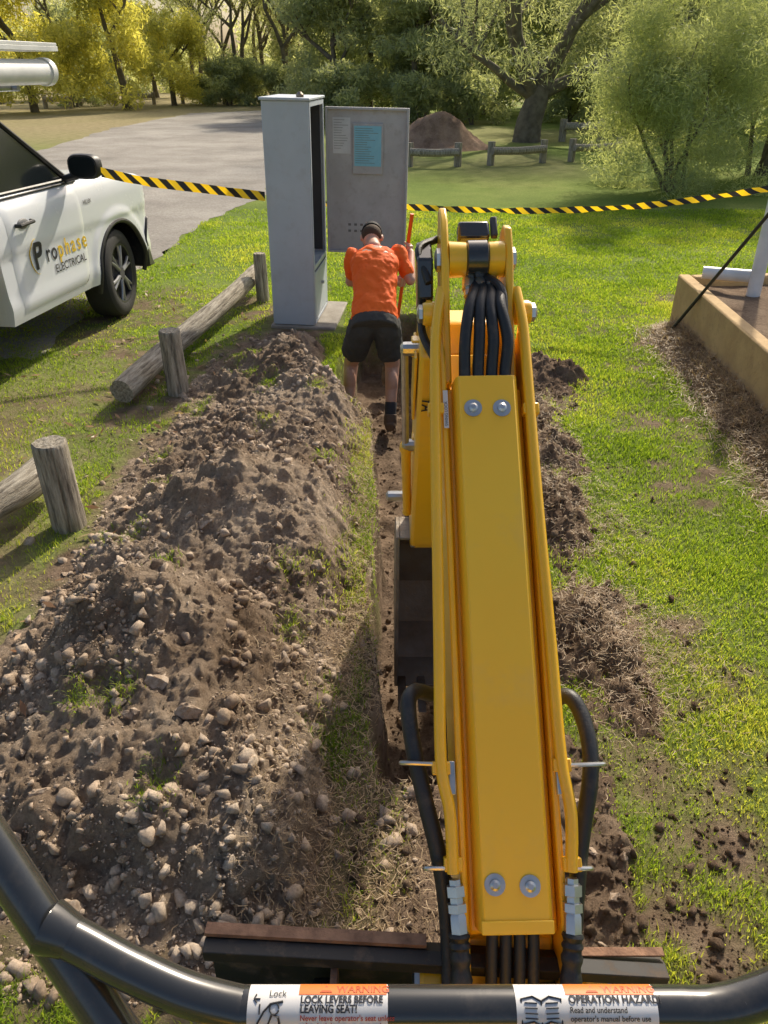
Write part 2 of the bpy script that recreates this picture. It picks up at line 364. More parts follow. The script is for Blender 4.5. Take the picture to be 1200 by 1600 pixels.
bp=nd(t,'ShaderNodeBump'); bp.inputs['Strength'].default_value=.7; bp.inputs['Distance'].default_value=.04; t.links.new(n2.outputs[0],bp.inputs['Height']); t.links.new(bp.outputs[0],b.inputs['Normal'])
me.materials.append(m); rd_=link('road',me); tag(rd_,kind='structure')
# ------------------------------------------------------------------ soil heaps
def grid_heap(name,fn,x0,x1,y0,y1,s,mat,label,thr=-.03,cat='soil heap'):
    xs=np.arange(x0,x1,s); ys=np.arange(y0,y1,s); X,Y=np.meshgrid(xs,ys); h=fn(X,Y); Z=h+gh(X,Y)*np.where(trench(X,Y)>.02,0,1)
    X2=X+.014*fbm(X,Y,22,2,61); Y2=Y+.014*fbm(X,Y,22,2,62)
    nx,ny=len(xs),len(ys); idx=np.arange(nx*ny).reshape(ny,nx)
    F=np.stack([idx[:-1,:-1],idx[:-1,1:],idx[1:,1:],idx[1:,:-1]],-1).reshape(-1,4)
    ok=(h.ravel()[F].max(1)>thr)&(trench(X,Y).ravel()[F].max(1)<.5); F=F[ok]; used,inv=np.unique(F,return_inverse=True); V=np.stack([X2,Y2,Z],-1).reshape(-1,3)[used]; F=inv.reshape(-1,4)
    o=np_mesh(name,V,F,mat,smooth=True); tag(o,label,cat); return o
grid_heap('soil_heap',pile,-1.95,.2,1.0,6.5,.0085,SOIL,'long grey brown heap of dug soil between the wooden posts and the trench')
RL=['small dark soil mound right of the worker, farthest of the mounds right of the trench','low dark mound right of the arm joint, second farthest right of the trench','crumbled dark soil mound on the sunny lawn edge beside the middle of the yellow boom','root matted soil and turf mound right of the black hose','small crumbly soil mound beside the right end of the blade']
for i,(cx,cy,sx,sy,a) in enumerate(RM):
    grid_heap('soil_mound',lambda X,Y,i=i:rmound(X,Y,i),cx-3.2*sx,cx+3.2*sx,cy-2.8*sy,cy+2.8*sy,.0115,SOILR,RL[i])
def bk_(X,Y): return np.where(X<wallx(Y)+.06,bank(X,Y),-1)
grid_heap('soil_bank',bk_,1.7,2.75,1.5,6.7,.03,SOILR,'low bank of soil heaped against the foot of the tan wall',-.012,'soil bank')
HUL=[]
for v in range(14):
    rg=np.random.default_rng(200+v); bm=bmesh.new(); k=rg.integers(11,20)
    d=rg.normal(size=(k,3)); d/=np.linalg.norm(d,axis=1)[:,None]; d*=rg.uniform(.8,1.05,(k,1)); d*=np.array([1,rg.uniform(.65,1),rg.uniform(.5,.85)])
    for p in d: bm.verts.new(p)
    r=bmesh.ops.convex_hull(bm,input=bm.verts); bmesh.ops.delete(bm,geom=[g for g in r['geom_interior'] if isinstance(g,bmesh.types.BMVert)],context='VERTS')
    bmesh.ops.triangulate(bm,faces=bm.faces); bm.verts.index_update(); HUL.append((np.array([v_.co[:] for v_ in bm.verts]),np.array([[v_.index for v_ in f.verts] for f in bm.faces]))); bm.free()
def rotm(n):
    q=rng.normal(size=(n,4)); q/=np.linalg.norm(q,axis=1)[:,None]; w_,x,y,z=q.T
    return np.stack([np.stack([1-2*(y*y+z*z),2*(x*y-z*w_),2*(x*z+y*w_)],-1),np.stack([2*(x*y+z*w_),1-2*(x*x+z*z),2*(y*z-x*w_)],-1),np.stack([2*(x*z-y*w_),2*(y*z+x*w_),1-2*(x*x+y*y)],-1)],1)
def clods(name,pos,size,mat,label,cat):
    n=len(pos); var=rng.integers(0,len(HUL),n); VS=[];FS=[];k0=0
    for v,(HV,HF) in enumerate(HUL):
        ii=np.where(var==v)[0]; m_=len(ii)
        if not m_: continue
        k=len(HV); V=np.einsum('nij,nkj->nki',rotm(m_),HV[None]*size[ii][:,None,None])+pos[ii][:,None,:]
        VS.append(V.reshape(-1,3)); FS.append((HF[None]+(np.arange(m_)*k)[:,None,None]).reshape(-1,3)+k0); k0+=m_*k
    o=np_mesh(name,np.concatenate(VS),np.concatenate(FS),mat); return tag(o,label,cat,kind='stuff')
def surf(x,y):
    g=gh(x,y); h=pile(x,y); z=np.where((h>-.03)&(trench(x,y)<.5),np.maximum(g,g+h),g)
    for i in range(len(RM)): z=np.maximum(z,np.where(trench(x,y)<.5,g+rmound(x,y,i),-9))
    z=np.maximum(z,np.where((x>1.5)&(x<wallx(y)),g+bank(x,y),-9))
    return z
n=110000; x=rng.uniform(-1.9,.10,n); y=.95+5.4*rng.random(n)**1.6; hh=pile(x,y); den=np.maximum(ss(-.06,.03,hh),.5*ss(1.9,1.6,y)*ss(-1.4,-1.2,x))*(.10+.90*ss(-.15,.42,fbm(x,y,2.6,4,71))); k=rng.random(n)<den*.7; x,y=x[k],y[k]
s=np.minimum(.0022*(rng.pareto(1.7,len(x))+1),.034); clods('soil_clods',np.stack([x,y,surf(x,y)+s*.1],-1),s,CLOD,'loose crumbs and clods of dry soil strewn over the long heap','soil clods')
n=26000; x=rng.uniform(-.1,1.45,n); y=1.0+5.6*rng.random(n)**1.4; k=rng.random(n)<np.maximum(soilmask(x,y)*.6,.03*ss(1.0,.7,x)); x,y=x[k],y[k]; s=np.minimum(.0028*(rng.pareto(1.9,len(x))+1),.026)
clods('trench_clods',np.stack([x,y,surf(x,y)+s*.2],-1),s,SOILR,'dark loose crumbs of soil in and beside the trench right of the heap','soil clods')
lumps=[]
for v in range(8):
    HV,HF=HUL[v]; bm=bmesh.new(); vv=[bm.verts.new(p) for p in HV]; [bm.faces.new([vv[i] for i in f]) for f in HF]
    bmesh.ops.subdivide_edges(bm,edges=bm.edges,cuts=2,use_grid_fill=True)
    rg=np.random.default_rng(300+v)
    for q in bm.verts:
        nse=math.sin(q.co.x*7+v)*math.sin(q.co.y*8-v)*math.sin(q.co.z*9+2*v); q.co*=1+.14*nse+rg.uniform(-.05,.05)
    me_=bpy.data.meshes.new('soil_lump'); bm.to_mesh(me_); bm.free(); me_.materials.append(CLOD); lumps.append(me_)
spots=[(485,822),(215,982),(325,845),(470,968),(180,850),(360,745),(250,1100),(405,915),(230,1350),(300,1150),(120,1360),(215,1412),(95,1390),(445,1035),(500,1010),(140,1040),(380,1060),(160,1195),(320,1245),(255,880),(470,1330),(330,1400),(30,1170),(60,1250),(350,1330),(420,1180),(530,1110),(190,1120),(520,1240),(280,1010),(440,860),(120,960)]
for i in range(90):
    if i<len(spots):
        g=G(spots[i][0],spots[i][1],.12); x,y=g.x,g.y; s=random.uniform(.018,.036)
        if i in(2,6,12,9,17): s=.055
    else:
        x=random.uniform(-1.5,.0); y=random.uniform(1.15,4.4); s=random.uniform(.014,.032)
        if float(pile(np.array([x]),np.array([y]))[0])<-.02: continue
    z=float(surf(np.array([x]),np.array([y]))[0])
    o=link('soil_lump',lumps[i%8]); o.location=(x,y,z-s*.05); o.scale=(s,s*random.uniform(.7,1),s*random.uniform(.7,1)); o.rotation_euler=(random.uniform(-.6,.6),random.uniform(-.6,.6),random.uniform(0,6.3))
    tag(o,'fist sized lump of dry soil lying on the long soil heap','soil lump','lumps of dry soil on the heap')
for i,(px,py) in enumerate([(960,1400),(975,1335),(945,1460),(915,1480),(965,1480),(925,1330),(905,1250)]):
    g=G(px,py,.04); s=random.uniform(.016,.026); z=float(surf(np.array([g.x]),np.array([g.y]))[0]); o=link('soil_lump',lumps[i%8]); o.location=(g.x,g.y,z+s*.2); o.scale=(s,s,s); o.rotation_euler=(0,0,i)
    tag(o,'lump of dark soil near the right end of the blade','soil lump','lumps of dark soil right of the boom')
# ------------------------------------------------------------------ grass
GM=leafmat('grass_blades',(.11,.19,.02),(.24,.355,.035),(.46,.49,.10),.5)
DM=leafmat('dry_straw',(.24,.17,.10),(.42,.31,.19),(.58,.46,.30),.25)
def blades(name,x,y,z,hgt,wid,mat,label,cat,lean=.6,tint=None):
    n=len(x); a=rng.uniform(0,2*np.pi,n); dx,dy=np.cos(a),np.sin(a); l=rng.uniform(.1,lean,n)*hgt; la=rng.uniform(0,2*np.pi,n); lx,ly=np.cos(la)*l,np.sin(la)*l
    b=np.stack([x,y,z-.004],-1); w_=np.stack([dx*wid/2,dy*wid/2,0*x],-1); m1=b+np.stack([lx*.35,ly*.35,hgt*.6],-1); tp=b+np.stack([lx,ly,hgt*rng.uniform(.75,1,n)],-1)
    V=np.stack([b-w_,b+w_,m1-w_*.8,m1+w_*.8,tp],1).reshape(-1,3); k=np.arange(n)*5
    F=np.concatenate([np.stack([k,k+1,k+3],-1),np.stack([k,k+3,k+2],-1),np.stack([k+2,k+3,k+4],-1)])
    if tint is None: tint=np.clip(.45+.55*fbm(x,y,1.3,3,81)+rng.normal(0,.22,n),0,1)
    o=np_mesh(name,V,F,mat,attrs={'tint':np.repeat(tint,5)}); return tag(o,label,cat,kind='stuff')
def samp(n,y0,y1,pw):
    y=y0+(y1-y0)*rng.random(n)**pw; hw=.56*y+1.0; x=rng.uniform(-1,1,n)*hw; return x,y
x,y=samp(1000000,.75,13,1.45)
ok=(rng.random(len(x))>soilmask(x,y)*1.05)&(pile(x,y)<-.02)&~((x>wallx(y)-.02)&(y<6.7)&(y>1))
x,y=x[ok],y[ok]
ea,eb,ec=G(215,428),G(310,352),G(412,308)
rx=np.interp(y,[ea.y,eb.y,ec.y],[ea.x,eb.x,ec.x])+.12*fbm(x,y,2,3,99); ok=~((y>ea.y)&(x<rx))&~((x<-.36)&(x>-1.08)&(y>6.35)&(y<7.35)); x,y=x[ok],y[ok]
th=np.clip(.55+.6*fbm(x,y,2.5,3,90),.15,1); 
thin=np.where(x<-1.2,.25+.45*ss(-.3,.3,fbm(x,y,1.4,3,97)),1.0); ok=rng.random(len(x))<thin*(.5+.5*th); x,y,th=x[ok],y[ok],th[ok]
h=(.016+.022*rng.random(len(x)))*(.6+.6*th)*(1+.02*y); wd=.0020+.00080*y
tint=np.clip(.44+.6*fbm(x,y,1.3,4,81)+rng.normal(0,.17,len(x))+np.where(x<-1.2,.06,.08),0,1)
blades('grass',x,y,surf(x,y),h,wd,GM,'short green lawn grass around the trench, heap and posts','grass',1.0,tint)
def straw(name,x,y,L,label,th=.0016,zup=.05):
    kk=trench(x,y)<.4; x,y=x[kk],y[kk]
    n=len(x); z=surf(x,y)+rng.uniform(0,zup,n); a=rng.uniform(0,2*np.pi,n); el=rng.normal(0,.35,n)+.15; l=L*rng.uniform(.4,1,n)
    d=np.stack([np.cos(a)*np.cos(el),np.sin(a)*np.cos(el),np.sin(el)],-1)*l[:,None]; p=np.stack([x,y,z],-1); s_=np.stack([-np.sin(a),np.cos(a),0*a],-1)*th
    bend=rng.normal(0,.12,(n,3))*l[:,None]
    V=np.stack([p-s_,p+s_,p+d*.5+bend-s_,p+d*.5+bend+s_,p+d],1).reshape(-1,3); k=np.arange(n)*5
    F=np.concatenate([np.stack([k,k+1,k+3],-1),np.stack([k,k+3,k+2],-1),np.stack([k+2,k+3,k+4],-1)])
    o=np_mesh(name,V,F,DM,attrs={'tint':np.repeat(rng.random(n)*.8,5)}); return tag(o,label,'dry grass',kind='stuff')
n=12000; y=rng.uniform(2.2,6.5,n); x=wallx(y)-.02-np.abs(rng.normal(0,.15,n)); straw('dry_grass',x,y,.09,'dry brown cut grass piled along the foot of the tan wall',.002,.03)
n=3000; x=rng.normal(.95,.20,n); y=rng.normal(2.25,.28,n)+.05*np.sin(x*30); straw('dry_grass',x,y,.055,'tangle of dry roots and dead grass on the mound right of the hose',.0009,.045)
n=3500; x=rng.normal(1.0,.15,n); y=rng.uniform(2.9,5.0,n); straw('dry_grass',x,y,.05,'dead grass and roots on the dark mounds beside the lawn edge',.0012,.03)
n=4200; x=rng.normal(-.08,.18,n); y=rng.uniform(1.1,2.4,n); straw('dry_grass',x,y,.05,'flattened dead grass at the foot of the heap beside the boom',.0011,.02)
n=5500; x=rng.normal(-.10,.05,n); y=rng.uniform(2.0,5.0,n); straw('dry_grass',x,y,.045,'dead grass fringe along the left lip of the trench',.0012,.02)
n=9000; y=rng.uniform(1.15,5.2,n); x=rng.normal(-.10,.06,n)-.05*ss(2.4,1.6,y); kk=(trench(x,y)<.3)&(fbm(x,y,3.5,3,98)>.0); x,y=x[kk],y[kk]
blades('grass',x,y,surf(x,y),.02+.03*rng.random(len(x)),.003+0*x,GM,'sparse green grass along the left lip of the trench','grass',1.2)
n=5000; cx_=rng.choice(26,n); tx_=rng.uniform(-1.45,-.15,26); ty_=rng.uniform(1.2,5.6,26); x=tx_[cx_]+rng.normal(0,.035,n); y=ty_[cx_]+rng.normal(0,.045,n)
blades('grass',x,y,surf(x,y),.012+.025*rng.random(n),.0028+0*x,GM,'torn tufts of turf lying on the long soil heap','grass',1.4)
LF=leafmat('fallen_leaf',(.20,.10,.05),(.36,.22,.12),(.5,.42,.3),.2)
n=520; x=rng.uniform(-5,-1.2,n); y=rng.uniform(1.6,9,n); a=rng.uniform(0,6.28,n); s=rng.uniform(.02,.045,n); z=surf(x,y)+.022
c=np.stack([x,y,z],-1); u=np.stack([np.cos(a),np.sin(a),rng.normal(0,.25,n)],-1)*s[:,None]; v=np.stack([-np.sin(a),np.cos(a),rng.normal(0,.4,n)],-1)*s[:,None]*.28
V=np.stack([c-u,c-v,c+u,c+v],1).reshape(-1,3); k=np.arange(n)*4; F=np.stack([k,k+1,k+2,k+3],-1)
tag(np_mesh('fallen_leaves',V,F,LF,attrs={'tint':np.repeat(rng.random(n),4)}),'dry fallen leaves scattered on the grass left of the posts','leaves',kind='stuff')
# ------------------------------------------------------------------ posts and logs
def post(x,y,r,h,label,name='timber_post',group='weathered timber posts along the lawn'):
    z0=float(gh(np.array([x]),np.array([y]))[0]); n=52; rings=[(-.12,1.0),(0,1.0),(.05,1.01),(h*.3,.99),(h*.6,.98),(h-.02,.96),(h-.005,.94),(h,.88),(h-.004,.6),(h-.001,.3),(h,.05)]
    mb=MB(); vs=[];fs=[]
    for z,k in rings:
        for i in range(n):
            a=2*math.pi*i/n; rr=r*k*(1+.035*math.sin(3*a+x*9)+.02*math.sin(7*a+z*6)-(.07 if i%13==4 else 0)-(.05 if i%17==9 else 0)); vs.append((rr*math.cos(a),rr*math.sin(a),z))
    for j in range(len(rings)-1):
        for i in range(n): fs.append((j*n+i,j*n+(i+1)%n,(j+1)*n+(i+1)%n,(j+1)*n+i))
    fs.append([(len(rings)-1)*n+i for i in range(n)]); mb.add(vs,fs); o=mb.build(name,WOOD,smooth=50); o.location=(x,y,z0); tag(o,label,'post',group); return o
def log(p0,p1,r,label,name='timber_log',group='timber logs on the ground between the posts'):
    p0=Vector(p0);p1=Vector(p1); L=(p1-p0).length; n=28; m=18; mb=MB(); vs=[];fs=[]
    for j in range(m+1):
        t=j/m; k=.94 if j in(0,m) else 1
        for i in range(n):
            a=2*math.pi*i/n; rr=r*k*(1+.04*math.sin(2*a+t*5)+.04*math.sin(t*9+L)-(.08 if i%9==3 else 0)); vs.append((rr*math.cos(a)+.015*math.sin(t*7),rr*math.sin(a),t*L))
    for j in range(m):
        for i in range(n): fs.append((j*n+i,j*n+(i+1)%n,(j+1)*n+(i+1)%n,(j+1)*n+i))
    fs.append(list(range(n))[::-1]); fs.append([m*n+i for i in range(n)]); mb.add(vs,fs); o=mb.build(name,WOOD,smooth=50)
    o.location=p0; o.rotation_mode='QUATERNION'; o.rotation_quaternion=(p1-p0).to_track_quat('Z','Y'); tag(o,label,'log',group); return o
g=G(110,822); post(g.x,g.y,.083,.47,'nearest short round timber post at the left edge of the soil heap')
g=G(279,614); post(g.x,g.y,.076,.46,'short round timber post beside the near end of the long log')
g=G(411,470); post(g.x,g.y,.062,.46,'dark short timber post just left of the grey cabinet')
a=G(80,727,.18); c=G(-95,850,.18); log(c,a,.085,'timber log running out of frame behind the nearest post')
a=G(190,612,.12); c=G(402,425,.2); log(a,c,.085,'long round timber log running back toward the grey cabinet')
# ------------------------------------------------------------------ electrical cabinet (leans a touch)
x0,x1,y0,y1,z0,z1=-.985,-.615,6.5,7.2,.035,1.78; th=.012
cb=empty('electrical_cabinet',((x0+x1)/2,y0,0)); tag(cb,'tall open grey steel electrical cabinet on a concrete plinth','electrical cabinet')
T=Matrix.Translation((x1,y0,0))@Matrix.Rotation(R(-5),4,'Z')@Matrix.Rotation(R(1.0),4,'Y')@Matrix.Translation((-x1,-y0,0))
mb=MB(T); mb.box(((x0+x1)/2,y0,(z0+z1)/2),(x1-x0,th,z1-z0)); mb.box(((x0+x1)/2,y1,(z0+z1)/2),(x1-x0,th,z1-z0)); mb.box((x0+th/2,(y0+y1)/2,(z0+z1)/2),(th,y1-y0-th-.002,z1-z0-.004))
mb.box(((x0+x1)/2,(y0+y1)/2,.52),(x1-x0-2*th-.006,y1-y0-th-.004,th)); mb.build('housing',CAB,cb,bevel=.004)
mb=MB(T); mb.box(((x0+x1)/2,(y0+y1)/2,z1+.012),(x1-x0+.03,y1-y0+.05,.02)); mb.build('roof_cap',CAB,cb,bevel=.005)
mb=MB(T); mb.box((x1+.004,(y0+y1)/2,.28),(.01,y1-y0-.10,.40)); mb.build('lower_door',CAB,cb,bevel=.003)
mb=MB(T)
fr_=[(y0+.007,z0+.005,y0+.04,z1-.004),(y1-.04,z0+.005,y1-.007,z1-.004),(y0+.041,z1-.04,y1-.041,z1-.004),(y0+.041,.50,y1-.041,.54),(y0+.041,z0+.005,y1-.041,z0+.03)]
for a_,b_,c_,d_ in fr_: mb.box((x1+.003,(a_+c_)/2,(b_+d_)/2),(.010,c_-a_,d_-b_))
mb.build('frame',CAB,cb,bevel=.002)
mb=MB(T); mb.box((x0+.05,(y0+y1)/2,1.15),(.02,y1-y0-.06,1.1)); mb.box(((x0+x1)/2,y1-.02,1.14),(x1-x0-.05,.012,1.18))
for k in range(5): mb.box((x0+.09,y0+.10+.12*k,1.3),(.06,.08,.12))
for k in range(3): mb.box((x0+.10,y0+.15+.18*k,.9),(.08,.12,.2))
mb.build('switchgear_panel',DARK,cb,bevel=.004)
mb=MB(T); mb.lathe((-.70,6.62,z1+.022),(-.70,6.62,z1+.06),[(0,.03),(.5,.03),(1,.012)]); mb.build('roof_fitting',STEEL,cb)
mb=MB(T); mb.tube([(x1+.012,6.85,.33),(x1+.035,6.85,.33)],.015); mb.build('latch',SIL,cb)
hA=Vector((-.590,7.19,0)); hB=Vector((.13,7.19,0)); dx=(hB-hA).normalized(); dn=Vector((dx.y,-dx.x,0)); 
def DP(u,v,w=0): 
    p=hA+dx*u+dn*w; return T@Vector((p.x,p.y,v))
DW=(hB-hA).length; dz0,dz1=.53,1.72
def dbox(mb,u0,u1,v0,v1,w0,w1):
    vs=[DP(u,v,w) for w in(w0,w1) for v in(v0,v1) for u in(u0,u1)]; mb.add(vs,[(0,1,3,2),(4,6,7,5),(0,4,5,1),(2,3,7,6),(0,2,6,4),(1,5,7,3)])
mb=MB(); dbox(mb,0,DW,dz0,dz1,-.02,0)
door=mb.build('door',CABIN,cb,bevel=.004)
mb=MB(); 
for a in((0,.02,dz0,dz1),(DW-.02,DW,dz0,dz1),(.021,DW-.021,dz1-.02,dz1),(.021,DW-.021,dz0,dz0+.02)): dbox(mb,a[0],a[1],a[2],a[3],.001,.028)
mb.build('door_rim',CABIN,door,bevel=.003)
mb=MB(); dbox(mb,.06,.215,1.36,1.64,.002,.004); mb.build('notice',PAPW,door)
mb=MB(); dbox(mb,.235,.50,1.20,1.60,.002,.02); mb.build('document_holder',CABIN,door,bevel=.004)
mb=MB(); dbox(mb,.250,.485,1.265,1.58,.021,.024); mb.build('wiring_diagram',PAPB,door)
mb=MB()
for r_ in range(2):
    for c_ in range(4): dbox(mb,.19+.055*c_,.215+.055*c_,.71+.055*r_,.73+.055*r_,.002,.005)
mb.build('vent_hole',VENT,door)
mb=MB()
for k in range(16):
    yy=1.56-.018*k
    dbox(mb,.26,.26+random.uniform(.10,.21),yy,yy+.003,.0245,.0255)
for k in range(12): dbox(mb,.07,.07+random.uniform(.06,.13),1.62-.02*k,1.623-.02*k,.0045,.0055)
mb.build('printed_lines',INKG,door)
mb=MB(T); mb.box((-.72,6.90,-.005),(.58,.86,.07)); mb.build('concrete_plinth',CONC,cb,bevel=.012)
# ------------------------------------------------------------------ hazard tape
m,t,b=newmat('hazard_tape'); b.inputs['Roughness'].default_value=.4
al=nd(t,'ShaderNodeAttribute',attribute_name='al'); fr=nd(t,'ShaderNodeMath',operation='FRACT'); gt=nd(t,'ShaderNodeMath',operation='GREATER_THAN'); gt.inputs[1].default_value=.5
t.links.new(al.outputs['Fac'],fr.inputs[0]); t.links.new(fr.outputs[0],gt.inputs[0]); mx=nd(t,'ShaderNodeMix',data_type='RGBA'); mx.inputs[6].default_value=(.95,.62,.02,1); mx.inputs[7].default_value=(.02,.02,.02,1)
t.links.new(gt.outputs[0],mx.inputs[0]); t.links.new(mx.outputs[2],b.inputs['Base Color'])
tr=nd(t,'ShaderNodeBsdfTranslucent'); t.links.new(mx.outputs[2],tr.inputs[0]); m2=nd(t,'ShaderNodeMixShader'); m2.inputs[0].default_value=.45; t.links.new(b.outputs[0],m2.inputs[1]); t.links.new(tr.outputs[0],m2.inputs[2]); t.links.new(m2.outputs[0],t.nodes['Material Output'].inputs[0]); TAPE=m
def tape(pts,wd,label,twist=.25):
    P=catmull(pts,40); n=len(P); V=[];A=[];F=[]; L=0
    for i,p in enumerate(P):
        if i: L+=(p-P[i-1]).length
        tw=twist*math.sin(i*.11+1)+.1*math.sin(i*.31)
        up=Vector((0,math.sin(tw),math.cos(tw)))
        for k in(-1,1): V.append(p+up*wd/2*k); A.append((L+k*.035)/.13)
    for i in range(n-1): F.append((2*i,2*i+2,2*i+3,2*i+1))
    o=np_mesh('hazard_tape',np.array([v[:] for v in V]),np.array(F),TAPE,attrs={'al':A},smooth=True); tag(o,label,'hazard tape','yellow and black tape around the work area')
tape([PY(158,269,6.2),PY(225,283,6.3),PY(320,295,6.4),PY(414,307,6.49)],.07,'yellow and black hazard tape stretched from the white ute to the cabinet')
tape([PY(500,318,7.3),PY(625,323,7.25),PY(740,328,7.2),PY(860,329,7.1),PY(1000,322,6.9),PY(1120,307,6.7),PY(1205,294,6.5)],.055,'yellow and black hazard tape sagging across the lawn right of the cabinet',.8)
# ------------------------------------------------------------------ right edge
pl=empty('retaining_wall',(2.5,6.5,0)); tag(pl,'low tan painted retaining wall holding soil at right edge','retaining wall')
wt=.47
P0=Vector((wallx(1.5),1.5,0)); P1=Vector((wallx(6.55),6.55,0)); P2=Vector((6.5,6.9,0)); tk=.10
def wallseg(mb,a,b,t_,z0,z1):
    d=(b-a).normalized(); n_=Vector((d.y,-d.x,0)); mb.add([a+Vector((0,0,z0)),b+Vector((0,0,z0)),b+n_*t_+Vector((0,0,z0)),a+n_*t_+Vector((0,0,z0)),a+Vector((0,0,z1)),b+Vector((0,0,z1)),b+n_*t_+Vector((0,0,z1)),a+n_*t_+Vector((0,0,z1))],[(0,3,2,1),(4,5,6,7),(0,1,5,4),(1,2,6,5),(2,3,7,6),(3,0,4,7)])
mb=MB(); wallseg(mb,P0,P1,tk,-.1,wt); mb.build('long_wall',TANW,pl,bevel=.015)
mb=MB(); wallseg(mb,P1+Vector((.105,0,0)),P2,tk,-.1,wt-.004); mb.build('end_wall',TANW,pl,bevel=.015)
xs_=np.linspace(2.45,6,50); ys_=np.linspace(1.6,6.5,60); XX,YY=np.meshgrid(xs_,ys_); ZZ=.41+.05*fbm(XX,YY,2,4,91)
ii=np.arange(XX.size).reshape(XX.shape); FF=np.stack([ii[:-1,:-1],ii[:-1,1:],ii[1:,1:],ii[1:,:-1]],-1).reshape(-1,4)
fr=(XX-2.45)/3.55; bedx=(wallx(YY)+.08)*(1-fr)+6*fr
np_mesh('garden_soil',np.stack([bedx-2.5,YY-6.5,ZZ],-1).reshape(-1,3),FF,SOILR,pl,smooth=True)
mb=MB(); a=PY(1098,424,6.35); c=PY(1182,436,6.2); c.z=a.z=.53; mb.tube([a,c],.05,20); o=mb.build('drain_pipe',PVC,smooth=40); tag(o,'short white plastic pipe lying on top of the tan wall','pipe')
mb=MB(); a=PY(1178,455,6.15); c=PY(1222,270,6.25); a=a+(a-c)*.15; mb.tube([a,c+(c-a)*.8],.055,20); o=mb.build('pole',PVC,smooth=40); tag(o,'white pole standing behind the tan wall at right edge','pole')
mb=MB(); a=G(1037,530); c=PY(1215,318,5.35); mb.tube([a,a.lerp(c,.5),c],.013,10); o=mb.build('steel_rod',PM('black_steel',(.03,.03,.03),.5),smooth=40); tag(o,'long thin black rod leaning from the lawn over the tan wall','rod')
# ------------------------------------------------------------------ far log barriers, mound
def barrier(pts,r,label,h=.38):
    c=pts[0]; e=empty('log_barrier',(c.x,c.y,0)); tag(e,label,'log barrier','low log barriers around the park')
    mb=MB(); a=Vector(pts[0]);b_=Vector(pts[-1]); mb.tube([(a.x,a.y,h),((a.x+b_.x)/2,(a.y+b_.y)/2,h-.02),(b_.x,b_.y,h)],r,10); mb.build('rail',WOOD,e)
    for p in pts:
        mb=MB(); mb.tube([(p.x,p.y+.22,-.1),(p.x,p.y+.22,h+.18)],r*1.05,10); mb.build('post',WOOD,e)
barrier([G(640,262),G(716,262)],.085,'low log barrier in front of the reddish earth mound',.33)
barrier([G(768,260),G(850,256)],.085,'low log barrier left of the big dark tree trunk',.33)
barrier([G(895,254),G(968,251)],.085,'low log barrier in front of the round bush side of the lawn',.33)
for i,(a_,b_,yy) in enumerate([(70,110,170),(125,180,166),(200,240,164),(285,320,163),(330,350,163),(360,388,164)]):
    barrier([G(a_,yy),G(b_,yy)],.12,['leftmost far log barrier beyond the gravel road','far log barrier second from left beyond the gravel road','far log barrier third from left beyond the gravel road','far log barrier fourth from left beyond the gravel road','short far log barrier fifth from left beyond the road','far log barrier nearest the cabinet top beyond the road'][i],.5)
barrier([G(880,222),G(940,222)],.11,'far log barrier behind the big dark tree',.45)
g=G(684,236); Xm,Ym=np.meshgrid(np.linspace(-1.9,1.9,70),np.linspace(-1.4,1.4,50)); hm=.95*np.exp(-((Xm/1.15)**2+(Ym/.8)**2)**1.3)+.14*fbm(Xm,Ym,2.5,4,95)-.08
ii=np.arange(Xm.size).reshape(Xm.shape); FF=np.stack([ii[:-1,:-1],ii[:-1,1:],ii[1:,1:],ii[1:,:-1]],-1).reshape(-1,4)
REDM=soilmat('reddish_mound_soil',(.46,.31,.22),(.36,.235,.165),(.23,.145,.10))
o=np_mesh('earth_mound',np.stack([Xm,Ym,hm],-1).reshape(-1,3),FF,REDM,smooth=True); o.location=(g.x,g.y+.8,0); tag(o,'reddish brown earth mound beyond the lawn right of the cabinet door','earth mound')
# ------------------------------------------------------------------ trees
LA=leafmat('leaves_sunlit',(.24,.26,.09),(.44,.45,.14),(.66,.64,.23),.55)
LB=leafmat('leaves_gum_hazed',(.24,.27,.18),(.38,.42,.27),(.56,.59,.38),.55)  # distant haze is painted in: leaf colours lightened well above plain foliage
LC=leafmat('leaves_dark_hazed',(.18,.215,.145),(.29,.34,.22),(.46,.50,.31),.55)  # dark treeline foliage, paled so its colour carries the haze
LD=leafmat('leaves_needle_hazed',(.20,.245,.15),(.32,.375,.215),(.48,.53,.30),.55)  # bush green softened, with haze mixed into the leaf colour
def leaves(cl,n,size,seed,asp=.45,droop=0):
    r=np.random.default_rng(seed); cl=np.array(cl); k=len(cl); vol=(cl[:,3]**2); ci=r.choice(k,n,p=vol/vol.sum())
    d=r.normal(size=(n,3)); d/=np.linalg.norm(d,axis=1)[:,None]; rad=cl[ci,3]*(r.random(n)**.45)
    P=cl[ci,:3]+d*rad[:,None]*np.array([1,1,.72]); P+=r.normal(0,.06,(n,3))*cl[ci,3][:,None]
    P[:,2]=np.maximum(P[:,2],.03)
    u=r.normal(size=(n,3)); u[:,2]-=droop; u/=np.linalg.norm(u,axis=1)[:,None]; v=np.cross(u,r.normal(size=(n,3))); v/=np.linalg.norm(v,axis=1)[:,None]
    s=size*r.uniform(.55,1.3,n); u=u*s[:,None]; v=v*(s*asp)[:,None]
    V=np.stack([P-u,P-v*.6,P+u,P+v*.6],1).reshape(-1,3); q=np.arange(n)*4; F=np.stack([q,q+1,q+2,q+3],-1)
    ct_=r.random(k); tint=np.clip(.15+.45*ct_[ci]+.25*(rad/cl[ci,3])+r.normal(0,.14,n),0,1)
    return V,F,np.repeat(tint,4)
